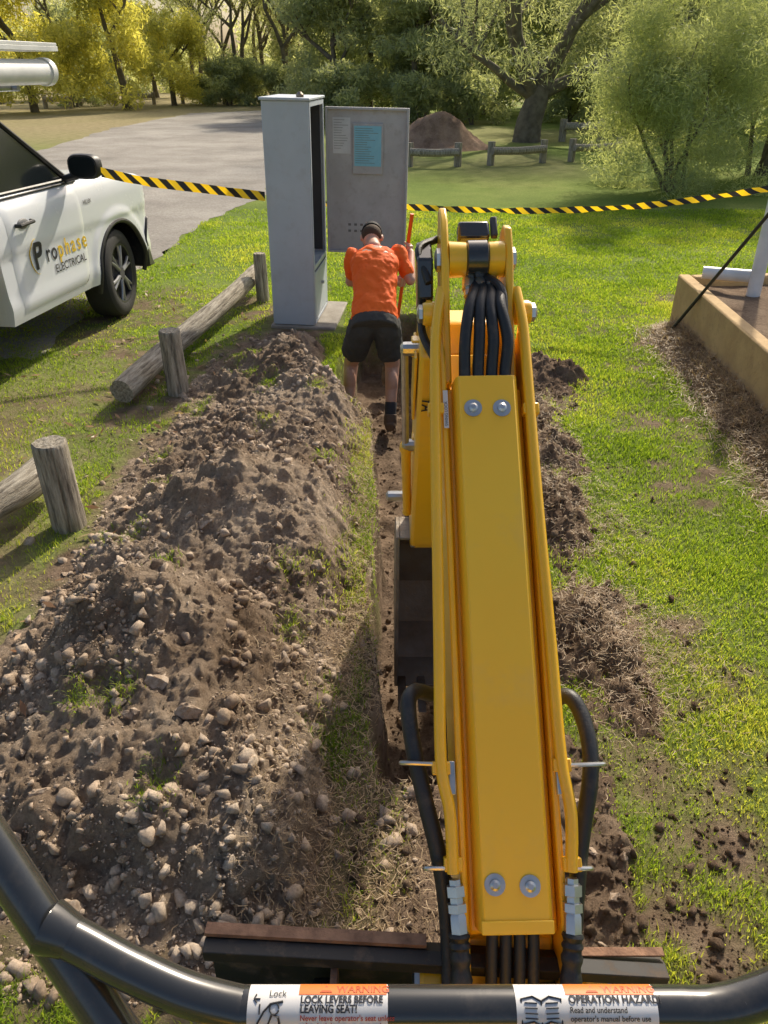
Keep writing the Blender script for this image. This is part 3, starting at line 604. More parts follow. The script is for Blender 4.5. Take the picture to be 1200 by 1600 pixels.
def tree_variant(seed,kind):
    r=random.Random(seed); mb=MB(); cl=[]
    def limb(p,d,L,rad,depth):
        pts=[p]; q=Vector(p); dd=Vector(d).normalized(); m=5
        for i in range(m):
            dd=(dd+Vector((r.uniform(-.2,.2),r.uniform(-.2,.2),r.uniform(-.05,.14)))).normalized(); q=q+dd*L/m; pts.append(q.copy())
        mb.tube(pts,[rad*(1-.6*i/m) for i in range(m+1)],8 if depth<2 else 5)
        if depth>=2 or rad<.03:
            cl.append((*q,L*r.uniform(.45,.7))); cl.append((*pts[3],L*.4)); return
        for k in range(r.randint(3,4)):
            a=r.uniform(0,6.28); s=pts[r.choice([3,4,5])]; e=r.uniform(.2,.9); nd_=Vector((math.cos(a),math.sin(a),e)); limb(s,(dd*.6+nd_).normalized(),L*r.uniform(.55,.75),rad*.5,depth+1)
    if kind=='dense':
        limb(Vector((0,0,-.1)),(0,0,1),3.2,.24,0)
        for k in range(40):
            a=r.uniform(0,6.28); z=r.uniform(.5,6.4); rr=2.9*math.sin(min(1,(z+1.3)/8.2)*math.pi)**.6*r.uniform(.3,1); cl.append((rr*math.cos(a),rr*math.sin(a),z,r.uniform(.55,1.1)))
        return mb,leaves(cl,17000,.14,seed)
    if kind=='gum':
        for k in range(2): limb(Vector((.3*k,0,-.1)),(r.uniform(-.15,.15),r.uniform(-.1,.1),1),5.0,.19,0)
        for k in range(18):
            a=r.uniform(0,6.28); z=r.uniform(2.4,8); rr=r.uniform(.3,2.8); cl.append((rr*math.cos(a),rr*math.sin(a),z,r.uniform(.5,.95)))
        return mb,leaves(cl,10500,.13,seed,.32,.7)
    if kind=='spread':
        mb.tube(catmull([(0,0,-.2),(.05,0,.5),(.25,0,1.2),(.55,.1,2.2)],5),[.46-.012*i for i in range(16)],14)
        for d,L,rad in [((.55,.1,.8),4.2,.26),((-.7,-.2,.75),4.4,.22),((.9,-.4,.45),4.4,.19),((-.3,.6,.9),4,.2),((.1,-.6,.9),3.6,.18),((-.95,.1,.35),3.6,.14),((1,.3,.25),4,.14)]: limb(Vector((.2+.2*d[0],0,1.1+.5*r.random())),d,L,rad,1)
        for k in range(42):
            a=r.uniform(0,6.28); rr=r.uniform(1.2,5.5); cl.append((rr*math.cos(a),rr*math.sin(a)+1,r.uniform(1.9,5.5),r.uniform(.6,1.1)))
        return mb,leaves(cl,32000,.10,seed,.25,.5)
    if kind=='bush':
        for k in range(6): limb(Vector((r.uniform(-.2,.2),r.uniform(-.2,.2),-.05)),(r.uniform(-.6,.6),r.uniform(-.6,.6),1),1.5,.05,1)
        for k in range(90):
            a=r.uniform(0,6.28); z=r.uniform(.1,3.9); rr=1.6*(1-(z/4.9)**2)**.5*r.uniform(.4,1); cl.append((rr*math.cos(a),rr*math.sin(a),z,r.uniform(.3,.6)))
        return mb,leaves(cl,85000,.055,seed,.22,-.2)
    if kind=='shrub':
        for k in range(3): limb(Vector((r.uniform(-.2,.2),0,-.05)),(r.uniform(-.6,.6),r.uniform(-.6,.6),1),1,.05,1)
        for k in range(16):
            a=r.uniform(0,6.28); z=r.uniform(.2,1.9); rr=r.uniform(0,1.5); cl.append((rr*math.cos(a),rr*math.sin(a),z,r.uniform(.35,.7)))
        return mb,leaves(cl,6000,.12,seed)
VAR={}
def get(kind,seed,lm):
    k=(kind,seed,lm.name)
    if k not in VAR:
        mb,(V,F,t_)=tree_variant(seed,kind); tr=mb.build('trunk',BARK,smooth=60); cr=np_mesh('crown',V,F,lm,attrs={'tint':t_}); VAR[k]=(tr.data,cr.data); bpy.data.objects.remove(tr); bpy.data.objects.remove(cr)
    return VAR[k]
def tree(kind,seed,lm,loc,s,rz,label,name='tree',cat='tree',group=None):
    a,b_=get(kind,seed,lm); e=empty(name,loc); e.scale=(s,s,s); e.rotation_euler=(0,0,rz)
    link('trunk',a,e); link('crown',b_,e); tag(e,label,cat,group); return e
def AT(px,Y): return Vector((((px-600)/1348.0)*Y,Y,0))
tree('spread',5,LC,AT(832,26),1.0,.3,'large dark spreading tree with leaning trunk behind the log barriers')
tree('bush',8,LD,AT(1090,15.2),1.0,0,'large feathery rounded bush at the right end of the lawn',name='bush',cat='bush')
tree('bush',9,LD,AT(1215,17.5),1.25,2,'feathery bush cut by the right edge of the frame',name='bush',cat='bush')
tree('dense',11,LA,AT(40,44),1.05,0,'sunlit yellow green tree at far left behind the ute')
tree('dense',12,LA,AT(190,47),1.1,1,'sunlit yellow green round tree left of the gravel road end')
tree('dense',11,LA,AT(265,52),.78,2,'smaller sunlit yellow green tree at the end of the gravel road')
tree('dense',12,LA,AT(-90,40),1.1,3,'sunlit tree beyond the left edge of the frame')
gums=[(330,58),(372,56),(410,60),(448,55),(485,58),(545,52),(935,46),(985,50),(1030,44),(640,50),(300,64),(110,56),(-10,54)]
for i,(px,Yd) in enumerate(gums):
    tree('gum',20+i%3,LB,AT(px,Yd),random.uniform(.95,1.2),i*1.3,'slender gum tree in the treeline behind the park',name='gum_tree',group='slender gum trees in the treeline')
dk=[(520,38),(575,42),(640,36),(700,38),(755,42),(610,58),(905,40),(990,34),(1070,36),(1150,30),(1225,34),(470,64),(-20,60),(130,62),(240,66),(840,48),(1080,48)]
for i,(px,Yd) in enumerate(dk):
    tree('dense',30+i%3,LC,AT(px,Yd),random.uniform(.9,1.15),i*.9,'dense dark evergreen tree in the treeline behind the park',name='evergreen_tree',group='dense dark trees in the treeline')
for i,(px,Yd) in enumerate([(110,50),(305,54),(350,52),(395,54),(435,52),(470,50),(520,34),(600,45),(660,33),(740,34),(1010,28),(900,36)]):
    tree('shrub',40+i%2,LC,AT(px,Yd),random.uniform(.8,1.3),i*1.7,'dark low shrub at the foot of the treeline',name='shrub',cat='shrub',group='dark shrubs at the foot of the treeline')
cl=[]
rr=random.Random(5)
for k in range(620):
    cl.append((rr.uniform(-85,85),rr.uniform(78,92),rr.uniform(.3,6.5)*rr.uniform(.4,1.1),rr.uniform(1.0,2.2)))
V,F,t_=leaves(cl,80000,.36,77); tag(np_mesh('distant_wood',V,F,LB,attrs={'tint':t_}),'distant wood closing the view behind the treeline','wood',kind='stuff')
# ------------------------------------------------------------------ white ute
HD=R(9); fw=Vector((math.sin(HD),math.cos(HD),0)); lf=Vector((-math.cos(HD),math.sin(HD),0)); O=Vector((-2.37,6.88,0))
CM=Matrix(((fw.x,lf.x,0,O.x),(fw.y,lf.y,0,O.y),(0,0,1,0),(0,0,0,1)))
ute=empty('utility_truck',(O.x-.9,O.y-1.2,0)); tag(ute,'white utility truck with company lettering on its door parked left of the posts','utility truck')
WC=1.80; UC=.06
def zlow(u):
    z=.40
    if abs(u-UC)<.45: z=max(z,.40+math.sqrt(max(0,.45**2-(u-UC)**2))*.96)
    if u>UC+.45: z=.36
    return z
def zhi(u): return float(np.interp(u,[-1.7,-.55,-.3,0,.3,.60,.76,.85,.91,.93],[1.25,1.215,1.205,1.19,1.175,1.150,1.11,1.04,.93,.82]))
def vside(u,z):
    v=.05*max(0,(.60-z)/.25)**2*.8+.05*max(0,(z-1.04)/.18)**2
    v+=.014*ss(.90,.84,z)*ss(.5,.62,z)
    v=float(v)+max(0,(u-.58)/.36)**2*.22
    dd=math.hypot(u-UC,z-.40); v-=.016*float(ss(.58,.50,dd))
    return v
us=list(np.arange(-1.66,.935,.02)); ROW=26; sec=[]
for u in us:
    zl,zh=zlow(u),zhi(u); pts=[]
    for j in range(ROW):
        t_=j/(ROW-1); z=zl+(zh-zl)*t_; pts.append((u,vside(u,z),z))
    v0=pts[-1][1]
    half=[(u,v0+.02,zh+.010),(u,v0+.06,zh+.016),(u,v0+.3,zh+.030),(u,.9,zh+.035)]
    full=pts+half; mir=[(a,WC-b_,c_) for a,b_,c_ in full[:-1]][::-1]; sec.append(full+mir)
n=len(sec[0]); vs=[p for s_ in sec for p in s_]; fs=[]
for i in range(len(sec)-1):
    for j in range(n-1): fs.append((i*n+j,i*n+j+1,(i+1)*n+j+1,(i+1)*n+j))
fs.append([(len(sec)-1)*n+j for j in range(n)]); fs.append(list(range(n))[::-1])
mb=MB(CM); mb.add(vs,fs); body=mb.build('body',WHITE,ute,smooth=45)
mb=MB(CM); lo=[(-.42,.06,1.20),(-.42,WC-.06,1.20),(-1.66,WC-.06,1.22),(-1.66,.06,1.22)]; hi=[(-1.14,.20,1.745),(-1.14,WC-.20,1.745),(-1.60,WC-.19,1.76),(-1.60,.19,1.76)]
rf=[(-1.2,.30,1.79),(-1.2,WC-.30,1.79),(-1.56,WC-.30,1.80),(-1.56,.30,1.80)]
mb.add(lo+hi+rf,[(0,1,2,3)]+[(i,(i+1)%4,4+(i+1)%4,4+i) for i in range(4)]+[(4+i,4+(i+1)%4,8+(i+1)%4,8+i) for i in range(4)]+[(8,9,10,11)]); mb.build('cabin',WHITE,ute,bevel=.035,seg=4)
def sidep(u,z,w=0):
    t_=(z-1.21)/(1.75-1.21); return (u,.06+.135*t_-w,z)
q=[(-.54,1.245),(-.57,1.265),(-1.08,1.67),(-1.14,1.695),(-1.50,1.70),(-1.52,1.68),(-1.52,1.25)]
mb=MB(CM); mb.add([sidep(u,z,.006) for u,z in q]+[sidep(u,z,-.02) for u,z in q],[list(range(7)),list(range(7,14))[::-1]]+[(i,(i+1)%7,7+(i+1)%7,7+i) for i in range(7)]); mb.build('side_window',GLASS,ute,smooth=0)
mb=MB(CM); pp=[sidep(u,z,.008) for u,z in q]; mb.tube([Vector(p) for p in pp]+[Vector(pp[0])],.013,6,False); mb.build('window_seal',BLK,ute)
mb=MB(CM); mb.add([(-.44,.16,1.245),(-.44,WC-.16,1.245),(-1.11,WC-.27,1.73),(-1.11,.27,1.73)],[(0,1,2,3)]); 
for i in range(4): mb.v[i]=mb.v[i]+(fw*.012+Vector((0,0,.016)))
mb.build('windscreen',GLASS,ute)
mb=MB(CM); mb.tube([sidep(-.50,1.235,.008),sidep(-1.12,1.705,.01)],.016,8); mb.build('pillar_trim',BLK,ute)
mb=MB(CM); mb.tube([(u,vside(u,1.215)-.004,1.222) for u in(-1.5,-1.2,-.9,-.6,-.45)],.009,6); mb.build('waist_trim',BLK,ute)
def DS(u,z,w): return (u,vside(u,z)-w,z)
def panel(u0,u1,z0f,z1,w,name,mat,par):
    mb=MB(CM); nu,nz=26,22; vs=[];fs=[]
    for j in range(nz+1):
        for i in range(nu+1):
            t_=j/nz; z=z0f+(z1-z0f)*t_; uu=u0+(u1-u0)*i/nu
            if i>nu*.6: uu-= .10*max(0,1-t_*3)**2*((i/nu-.6)/.4)**2
            e=min(i,nu-i,j,nz-j); ww=w if e>0 else w-.008
            vs.append(DS(uu,z,ww))
    for j in range(nz):
        for i in range(nu): k=j*(nu+1)+i; fs.append((k,k+1,k+nu+2,k+nu+1))
    mb.add(vs,fs); return mb.build(name,mat,par,smooth=60)
panel(-1.535,-.495,.445,1.212,.004,'door_seam',INK,ute)
dr=panel(-1.523,-.507,.457,1.208,.009,'door',WHITE,ute)
mb=MB(CM); mb.tube([DS(-1.43,1.05,.012),DS(-1.42,1.05,.045),DS(-1.25,1.055,.045),DS(-1.235,1.055,.012)],.014,8); mb.build('handle',BLK,dr)
mb=MB(CM); mb.ell(DS(-1.33,1.05,.008),(.07,.012,.035),14); mb.build('handle_recess',INKG,dr)
lu,lz=-1.285,.74
def LG(x,y): return CM@Vector((lu+x,vside(lu+x,lz+y)-.0135,lz+y))
text_map('P',.265,lambda x,y:LG(x*.92,y-.02),'lettering',INK,dr,bold=.006)
xo=.165
for chx,mt in (('r',INK),('o',INK),('p',LYEL),('h',LYEL),('a',LYEL),('s',LYEL),('e',LYEL)):
    wd_={'r':.072,'o':.098,'p':.100,'h':.094,'a':.092,'s':.082,'e':.09}[chx]
    text_map(chx,.175,lambda x,y,xo=xo:LG(x*.86+xo,y+.0),'lettering',mt,dr,bold=.0025); xo+=wd_
text_map('ELECTRICAL',.085,lambda x,y:LG(x*1.0+.25,y-.10),'lettering',INK,dr,bold=.0005)
mb=MB(); ring=[]
for k in range(26):
    a=1.5+k/25*3.2; ring.append(LG(.045+.085*math.cos(a),.065+.125*math.sin(a)))
mb.tube(ring,[.001+.003*math.sin(math.pi*k/25) for k in range(26)],6); mb.build('logo_swoosh',LYEL,dr)
text_map('HILUX',.045,lambda x,y:CM@Vector((-.46+x*1.0,vside(-.46+x,1.05+y)-.004,1.05+y)),'badge',INKG,body,bold=.001)
def wheel(u,v,steer,name='wheel',side=1):
    W=CM@Matrix.Translation((u,v,.385))@Matrix.Rotation(steer,4,'Z')
    mb=MB(W); mb.lathe((0,-.0*side,0),(0,.17*side,0),[(0,.055),(.12,.06),(.3,.12),(1,.14)],24); wh=mb.build(name,DARK,ute)
    mb=MB(W); R_=.385; prof=[(-.0,.255),(-.012,.28),(-.008,.34),(.010,.370),(.05,R_),(.12,R_+.002),(.19,R_),(.228,.372),(.245,.33),(.24,.255)]
    n=48; vs=[];fs=[]
    for t_,r_ in prof:
        for k in range(n): a=2*math.pi*k/n; vs.append((r_*math.cos(a),t_*side,r_*math.sin(a)))
    for i in range(len(prof)-1):
        for k in range(n): fs.append((i*n+k,i*n+(k+1)%n,(i+1)*n+(k+1)%n,(i+1)*n+k))
    mb.add(vs,fs); mb.build('tyre',TYRE,wh)
    mb=MB(W); prof=[(-.004,.257),(.0,.244),(.03,.236),(.08,.225),(.09,.10),(.09,.02)]; vs=[];fs=[]
    for t_,r_ in prof:
        for k in range(n): a=2*math.pi*k/n; vs.append((r_*math.cos(a),t_*side,r_*math.sin(a)))
    for i in range(len(prof)-1):
        for k in range(n): fs.append((i*n+k,i*n+(k+1)%n,(i+1)*n+(k+1)%n,(i+1)*n+k))
    fs.append([(len(prof)-1)*n+k for k in range(n)]); mb.add(vs,fs); mb.build('rim',CHR,wh)
    for k in range(6):
        a=2*math.pi*k/6+.3
        for da in(-.13,.13):
            mb=MB(W); mb.tube([(.05*math.cos(a),.015*side,.05*math.sin(a)),(.14*math.cos(a+da*.6),.010*side,.14*math.sin(a+da*.6)),(.243*math.cos(a+da),.014*side,.243*math.sin(a+da))],[.019,.014,.013],8); mb.build('spoke',SPK,wh)
wheel(UC,.04,R(7)); wheel(UC,WC-.04,R(7),side=-1); wheel(-3.08,.03,0); wheel(-3.08,WC-.03,0,side=-1)
mb=MB(CM); arc=[]
for k in range(31):
    a=math.pi*(-.06+1.12*k/30); u=UC+.452*math.cos(a); z=.40+.440*math.sin(a); arc.append((u,vside(u,z)+.008,z))
mb.tube(arc,.022,8); mb.build('arch_trim',BLK,ute)
mb=MB(CM); mb.box((UC,.62,.62),(.96,.5,.52)); mb.box((-1.0,.9,.5),(1.2,1.4,.16)); mb.box((-2.9,.9,.58),(2.9,.8,.14)); mb.build('chassis',DARK,ute)
mb=MB(CM)
pl_=[(.52,.34),(.72,.33),(.95,.38),(.99,.50),(.985,.70),(.88,.78),(.66,.78),(.53,.60)]
a=[(u,max(0,(u-.58)/.36)**2*.19-.014,z) for u,z in pl_]; c=[(u,WC-b_,z) for u,b_,z in a]; k=len(a); mb.add(a+c,[list(range(k)),[k+i for i in range(k)][::-1]]+[(i,(i+1)%k,k+(i+1)%k,k+i) for i in range(k)])
mb.build('bumper',BLK,ute,bevel=.02)
mb=MB(CM); mb.loft([((-.51,-.14,1.345),(0,.07,0),(0,0,.05)),((-.53,-.14,1.345),(0,.125,0),(0,0,.085)),((-.58,-.14,1.345),(0,.13,0),(0,0,.092)),((-.61,-.14,1.345),(0,.12,0),(0,0,.084))],20,3.2); mi=mb.build('mirror',BLK,ute,smooth=40)
mb=MB(CM); mb.loft([((-.612,-.14,1.345),(0,.108,0),(0,0,.072)),((-.615,-.14,1.345),(0,.106,0),(0,0,.070))],20,3.2); mb.build('mirror_glass',GLASS,mi)
mb=MB(CM); mb.tube([(-.57,.05,1.25),(-.57,-.06,1.28)],.03,10); mb.build('mirror_arm',BLK,ute)
mb=MB(CM); mb.ell((.82,.26,.95),(.12,.18,.08),14); mb.build('headlight',PM('headlight_lens',(.5,.52,.54),.1),ute)
TR=PM('aluminium_tray',(.42,.43,.44),.4,metal=.7)
mb=MB(CM); mb.box((-3.0,.9,.80),(2.5,1.84,.10)); 
for zz in (.93,1.02,1.11): mb.box((-3.0,-.01,zz),(2.5,.03,.075)); mb.box((-3.0,WC+.01,zz),(2.5,.03,.075))
mb.box((-1.76,.9,1.25),(.04,1.8,.9)); mb.build('tray',TR,ute,bevel=.006)
mb=MB(CM)
for u in(-1.72,-4.1):
    mb.tube([(u,.04,.9),(u,.04,1.90),(u,WC-.04,1.90),(u,WC-.04,.9)],.022,8)
mb.tube([(-.95,.06,1.88),(-4.2,.06,1.88)],.02,8); mb.tube([(-.95,WC-.06,1.88),(-4.2,WC-.06,1.88)],.02,8); mb.tube([(-1.0,.0,1.88),(-1.0,WC,1.88)],.02,8); mb.build('ladder_rack',TR,ute)
mb=MB(CM); mb.tube([(-.72,-.06,1.975),(-4.0,-.06,1.975)],.078,22); 
e1=mb.build('conduit_tube',PVC,ute); 
mb=MB(CM); mb.tube([(-.70,-.06,1.975),(-.76,-.06,1.975)],.088,22); mb.build('tube_cap',PVC,e1)
mb=MB(CM); mb.box((-2.2,.0,2.115),(3.1,.30,.03)); 
for k in range(7): mb.box((-2.2,-.14+.047*k,2.14),(3.08,.02,.022))
mb.build('awning_extrusion',PVC,ute,bevel=.003)
# ------------------------------------------------------------------ mini excavator
ex=empty('mini_excavator',(.11,-.1,0)); tag(ex,'yellow mini excavator with its boom reaching over the trench','excavator')
A=D(806,1450,1.55); B=D(758,600,1.86); vy=(B-A).normalized(); vx=Vector((1,0,0)); vx=(vx-vy*vx.dot(vy)).normalized(); vz=vx.cross(vy)
LM=Matrix(((vx.x,vy.x,vz.x,A.x),(vx.y,vy.y,vz.y,A.y),(vx.z,vy.z,vz.z,A.z),(0,0,0,1))); LI=LM.inverted(); L0=(B-A).length
def BL(px,py,h=0):
    o_=LI@CAM; d_=LI.to_3x3()@ray(px,py); t_=(h-o_.z)/d_.z; return o_+d_*t_
mb=MB(LM); mb.prism([(-.30,-.12),(-.04,-.10),(-.02,-.035),(L0+.0,-.035),(L0+.03,-.09),(L0+.14,-.11),(L0+.12,-.17),(L0-.05,-.19),(.6,-.29),(-.1,-.24),(-.30,-.20)],'x',-.096,.096)
boom=mb.build('boom',YEL,ex,bevel=.008)
for sx in(-1,1):
    mb=MB(LM); mb.prism([(-.32,-.04),(-.25,-.003),(L0+.05,-.001),(L0+.16,-.03),(L0+.16,-.15),(L0,-.13),(.6,-.22),(-.1,-.20),(-.32,-.16)],'x',sx*.097,sx*.112)
    mb.build('side_plate',YEL,boom,bevel=.004)
mb=MB(LM); sec_=[(-.083,-.030),(-.075,.018),(-.068,.026),(.068,.026),(.075,.018),(.083,-.030),(.079,-.030),(.066,.020),(-.066,.020),(-.079,-.030)]
mb.prism(sec_,'y',-.005,L0+.012); cov=mb.build('cover_plate',YEL2,boom,bevel=.003)
mb=MB(LM); mb.box((0,.008,.029),(.150,.026,.005)); mb.build('cover_lip',YEL2,boom,bevel=.002)
for px,py in((773,1382),(828,1384),(739,638),(784,638)):
    p=BL(px,py,.026); mb=MB(LM); q=Vector((p.x,p.y,.0265)); mb.lathe(q,q+Vector((0,0,.012)),[(0,.022),(.25,.022),(.26,.0115),(.75,.011),(1,.006)],20); mb.build('bolt',SIL,boom,smooth=30)
for side,pp in(('l',[(690,452,-.0),(683,500,.008),(680,560,.008),(681,700,.008),(686,1000,.008),(689,1190,.008),(703,1270,.008),(708,1365,.008)]),('r',[(806,452,-.0),(816,500,.008),(822,560,.008),(838,760,.008),(860,1000,.008),(876,1180,.008),(892,1270,.008),(893,1362,.008)])):
    mb=MB(LM); mb.tube(catmull([BL(*p) for p in pp],6),.0135,14); mb.build('rigid_pipe',YEL,boom)
    for (px,py) in (((689,1200) if side=='l' else (877,1195)),((708,1350) if side=='l' else (893,1350)),((681,640) if side=='l' else (829,640))):
        p=BL(px,py); mb=MB(LM); mb.box(p+Vector((0,0,-.002)),(.04,.028,.03)); mb.build('pipe_bracket',YEL,boom,bevel=.003)
for pp in([(710,1374),(718,1462)],[(894,1372),(895,1462)]):
    a,c=BL(*pp[0],.008),BL(*pp[1],.008); mb=MB(LM); mb.lathe(a,c,[(0,.013),(.10,.013),(.11,.0205),(.30,.0205),(.32,.015),(.42,.015),(.43,.0215),(.58,.0215),(.60,.016),(.66,.0185),(.95,.0185),(1,.014)],6); mb.build('hose_fitting',SIL,boom,smooth=20)
for pts_ in([(717,1458),(720,1510),(726,1640)],[(895,1458),(893,1510),(886,1640)]):
    mb=MB(LM); c=catmull([BL(*p,.006) for p in pts_],10); mb.tube(c,[.021+.0025*math.sin(i*1.7) for i in range(len(c))],14); mb.build('hose_sleeve',BLK,boom)
for i in range(4):
    mb=MB(LM); c=catmull([BL(770+i*21,1430,-.014),BL(768+i*22,1500,-.02),BL(766+i*22,1640,-.05)],6); mb.tube(c,.0125,12); mb.build('hose',BLK,boom)
for i in range(4):
    x=728+i*21; mb=MB(LM); c=catmull([BL(x,640,-.006),BL(x-2,585,.004),BL(x-1+i*1,530,.03),BL(x+6-i*5,478,.035),BL(x+14-i*9,452,-.0),BL(744,430,-.09)],8); mb.tube(c,.0148,14); mb.build('hose',BLK,boom)
for pp in([(672,1085,-.12),(650,1080,-.06),(638,1100,-.03),(646,1170,-.02),(664,1250,-.02),(688,1350,-.03),(700,1450,-.05),(705,1600,-.06)],[(862,1095,-.12),(888,1088,-.08),(908,1115,-.06),(921,1165,-.04),(922,1220,-.03),(910,1300,-.04),(902,1380,-.05),(888,1600,-.08)]):
    mb=MB(LM); mb.tube(catmull([BL(*p) for p in pp],8),.0185,14); mb.build('lift_hose',BLK,boom)
for pp in([(630,1192),(682,1194)],[(884,1196),(940,1194)],[(666,1357),(700,1357)],[(890,1357),(922,1357)]):
    mb=MB(LM); mb.tube(catmull([BL(*pp[0],-.03),BL(*pp[0],.005),BL(*pp[1],.005),BL(*pp[1],-.03)],6),.005,8); mb.build('hose_clamp',SIL,boom)
for px in(706,873):
    p=BL(px,1215,.0); mb=MB(LM); mb.box(p,(.014,.07,.02)); mb.build('clamp_plate',SIL,boom,bevel=.002)
p=BL(694,640,.0); mb=MB(LM); mb.box((p.x+.004,p.y,.0025),(.012,.10,.003)); mb.build('label',LABW,boom)
text_map('SWING LOCK',.0105,lambda x,y:LM@Vector((p.x+.008-y*1.0,p.y-.045+x,.0046)),'label_text',INK,boom)
ch=[(L0-.02,-.16),(L0+.02,-.03),(L0+.20,-.005),(L0+.33,.04),(L0+.44,.045),(L0+.50,.02),(L0+.515,-.02),(L0+.45,-.07),(L0+.36,-.10),(L0+.22,-.18)]
cr_=[(a if a<L0+.4 else L0+.40+(a-L0-.40)*.45,c) for a,c in ch]
mb=MB(LM); mb.prism(ch,'x',-.100,-.080); mb.build('boom_head_cheek',YEL,boom,bevel=.005)
mb=MB(LM); mb.prism(cr_,'x',.066,.086); mb.build('boom_head_cheek',YEL,boom,bevel=.005)
yb=L0+.355
mb=MB(LM); mb.lathe((-.079,yb,0),(-.030,yb,0),[(0,.046),(.1,.046),(.9,.044),(1,.04)],28); mb.build('pivot_barrel',YEL,boom)
mb=MB(LM); mb.lathe((.022,yb,0),(.065,yb,0),[(0,.04),(.1,.044),(.9,.046),(1,.046)],28); mb.build('pivot_barrel',YEL,boom)
mb=MB(LM); mb.lathe((-.034,yb,0),(.026,yb,0),[(0,.042),(.08,.049),(.9,.049),(1,.042)],28); mb.build('pivot_band',BLKP,boom)
for a,c,y_,z_,r_ in((-.101,-.115,yb,0,.03),(.087,.10,yb,0,.03),(-.150,-.164,L0+.215,-.03,.024),(.135,.150,L0+.215,-.03,.024)):
    mb=MB(LM); mb.lathe((a,y_,z_),(c,y_,z_),[(0,r_),(.65,r_),(1,r_*.65)],6); mb.build('pin_nut',SIL,boom)
for sx in(-1,1):
    a_,b_=(-.149,-.101) if sx<0 else (.087,.134)
    mb=MB(LM); mb.lathe((a_,L0+.215,-.03),(b_,L0+.215,-.03),[(0,.028),(.2,.032),(.8,.032),(1,.028)],20); mb.build('pin_boss',YEL,boom)
    mb=MB(LM); mb.prism([(L0+.0,-.10),(L0+.19,-.055),(L0+.25,-.06),(L0+.2,-.14),(L0,-.2)],'x',sx*.128,sx*.114); mb.build('lug_plate',YEL,boom,bevel=.003)
mb=MB(LM); mb.box((-.005,L0+.455,-.03),(.085,.05,.045)); mb.build('work_light',BLKP,boom,bevel=.008)
mb=MB(LM); mb.box((.050,L0+.465,-.02),(.018,.06,.018)); mb.build('light_plug',DARK,boom,bevel=.004)
mb=MB(LM); mb.prism([(L0+.27,-.05),(L0+.36,.0),(L0+.44,-.04),(L0+.38,-.12),(L0+.28,-.13)],'x',-.160,-.118); mb.build('side_lamp',BLKP,boom,bevel=.006)
for k in range(3):
    mb=MB(LM); mb.lathe((.03-.03*k,L0+.25,.012-.01*k),(.035-.03*k,L0+.31,-.02),[(0,.012),(.4,.012),(.41,.017),(1,.017)],8); mb.build('hydraulic_coupling',SIL,boom,smooth=20)
mb=MB(LM); mb.tube(catmull([(.02,L0+.31,-.01),(.052,L0+.25,.025),(.055,L0+.16,.02)],6),.011,10); mb.build('hose',BLK,boom)
mb=MB(LM); mb.tube(catmull([(-.12,L0+.1,-.06),(-.15,L0+.2,-.08),(-.135,L0+.33,-.09)],6),.011,10); mb.build('hose',BLK,boom)
mb=MB(LM); mb.tube(catmull([(-.13,L0+.3,-.02),(-.155,L0+.4,-.02),(-.10,L0+.46,-.06)],6),.010,10); mb.build('hose',BLK,boom)
pa=[(1.93,1.33),(2.02,1.40),(2.14,1.40),(2.26,1.24),(2.50,.55),(2.46,.44),(2.36,.42),(2.28,.50),(2.08,1.02),(1.97,1.22)]
mb=MB(); mb.prism(pa,'x',.098,.36); arm=mb.build('arm',YEL,ex,bevel=.012)
mb=MB(); mb.prism([(2.00,1.30),(2.12,1.34),(2.22,1.1),(2.12,1.06)],'x',.086,.095); mb.build('arm_gusset',YEL,arm,bevel=.003)
a=PY(632,545,2.06); c=PY(634,695,2.22)
mb=MB(); mb.tube([a,c],.011,14); mb.build('cylinder_rod',SIL,arm)
c2=PY(636,800,2.36); mb=MB(); mb.lathe(c,c2,[(0,.02),(.06,.022),(.07,.017),(.93,.015),(1,.018)],16); mb.build('cylinder_barrel',YEL,arm)
for q in(a,c,PY(608,775,2.45)):
    mb=MB(); mb.lathe(q-Vector((.012,0,0)),q+Vector((.05,0,0)),[(0,.010),(.12,.02),(.3,.021),(1,.021)],10); mb.build('pin',SIL,arm)
for q in(a,c):
    mb=MB(); mb.box(q+Vector((.045,.02,0)),(.05,.05,.05)); mb.build('cylinder_bracket',YEL,arm,bevel=.004)
fa,fb=Vector((.12,1.97,1.22)),Vector((.12,2.08,1.02)); fdir=(fb-fa).normalized()
text_map('YA',.05,lambda x,y:fa+fdir*(x*1.0+.03)+Vector((-.010+y*.9,-.005,-.002)),'lettering',INK,arm,bold=.001,shear=.2)
bu=[(2.34,.48),(2.46,.50),(2.62,.40),(2.74,.20),(2.76,-.02),(2.68,-.20),(2.54,-.30),(2.40,-.34)]
BUC=PM('bucket_steel',(.30,.27,.23),.5,metal=.3,col2=(.19,.15,.11),scale=6,bump=.3,dirt=((.34,.26,.18),.8))
side_=bu+[(2.36,-.12),(2.32,.2)]
mb=MB(); mb.prism(side_,'x',.045,.059); mb.prism(side_,'x',.35,.364)
for i in range(len(bu)-1):
    (a1,b1),(a2,b2)=bu[i],bu[i+1]; d_=Vector((0,a2-a1,b2-b1)).normalized(); n_=Vector((0,-d_.z,d_.y))*.012
    p1,p2=Vector((.0585,a1,b1)),Vector((.0585,a2,b2)); w_=Vector((.292,0,0)); mb.add([p1,p2,p2+w_,p1+w_,p1-n_,p2-n_,p2+w_-n_,p1+w_-n_],[(0,1,2,3),(7,6,5,4),(0,4,5,1),(1,5,6,2),(2,6,7,3),(3,7,4,0)])
bk=mb.build('bucket',BUC,ex,bevel=.003)
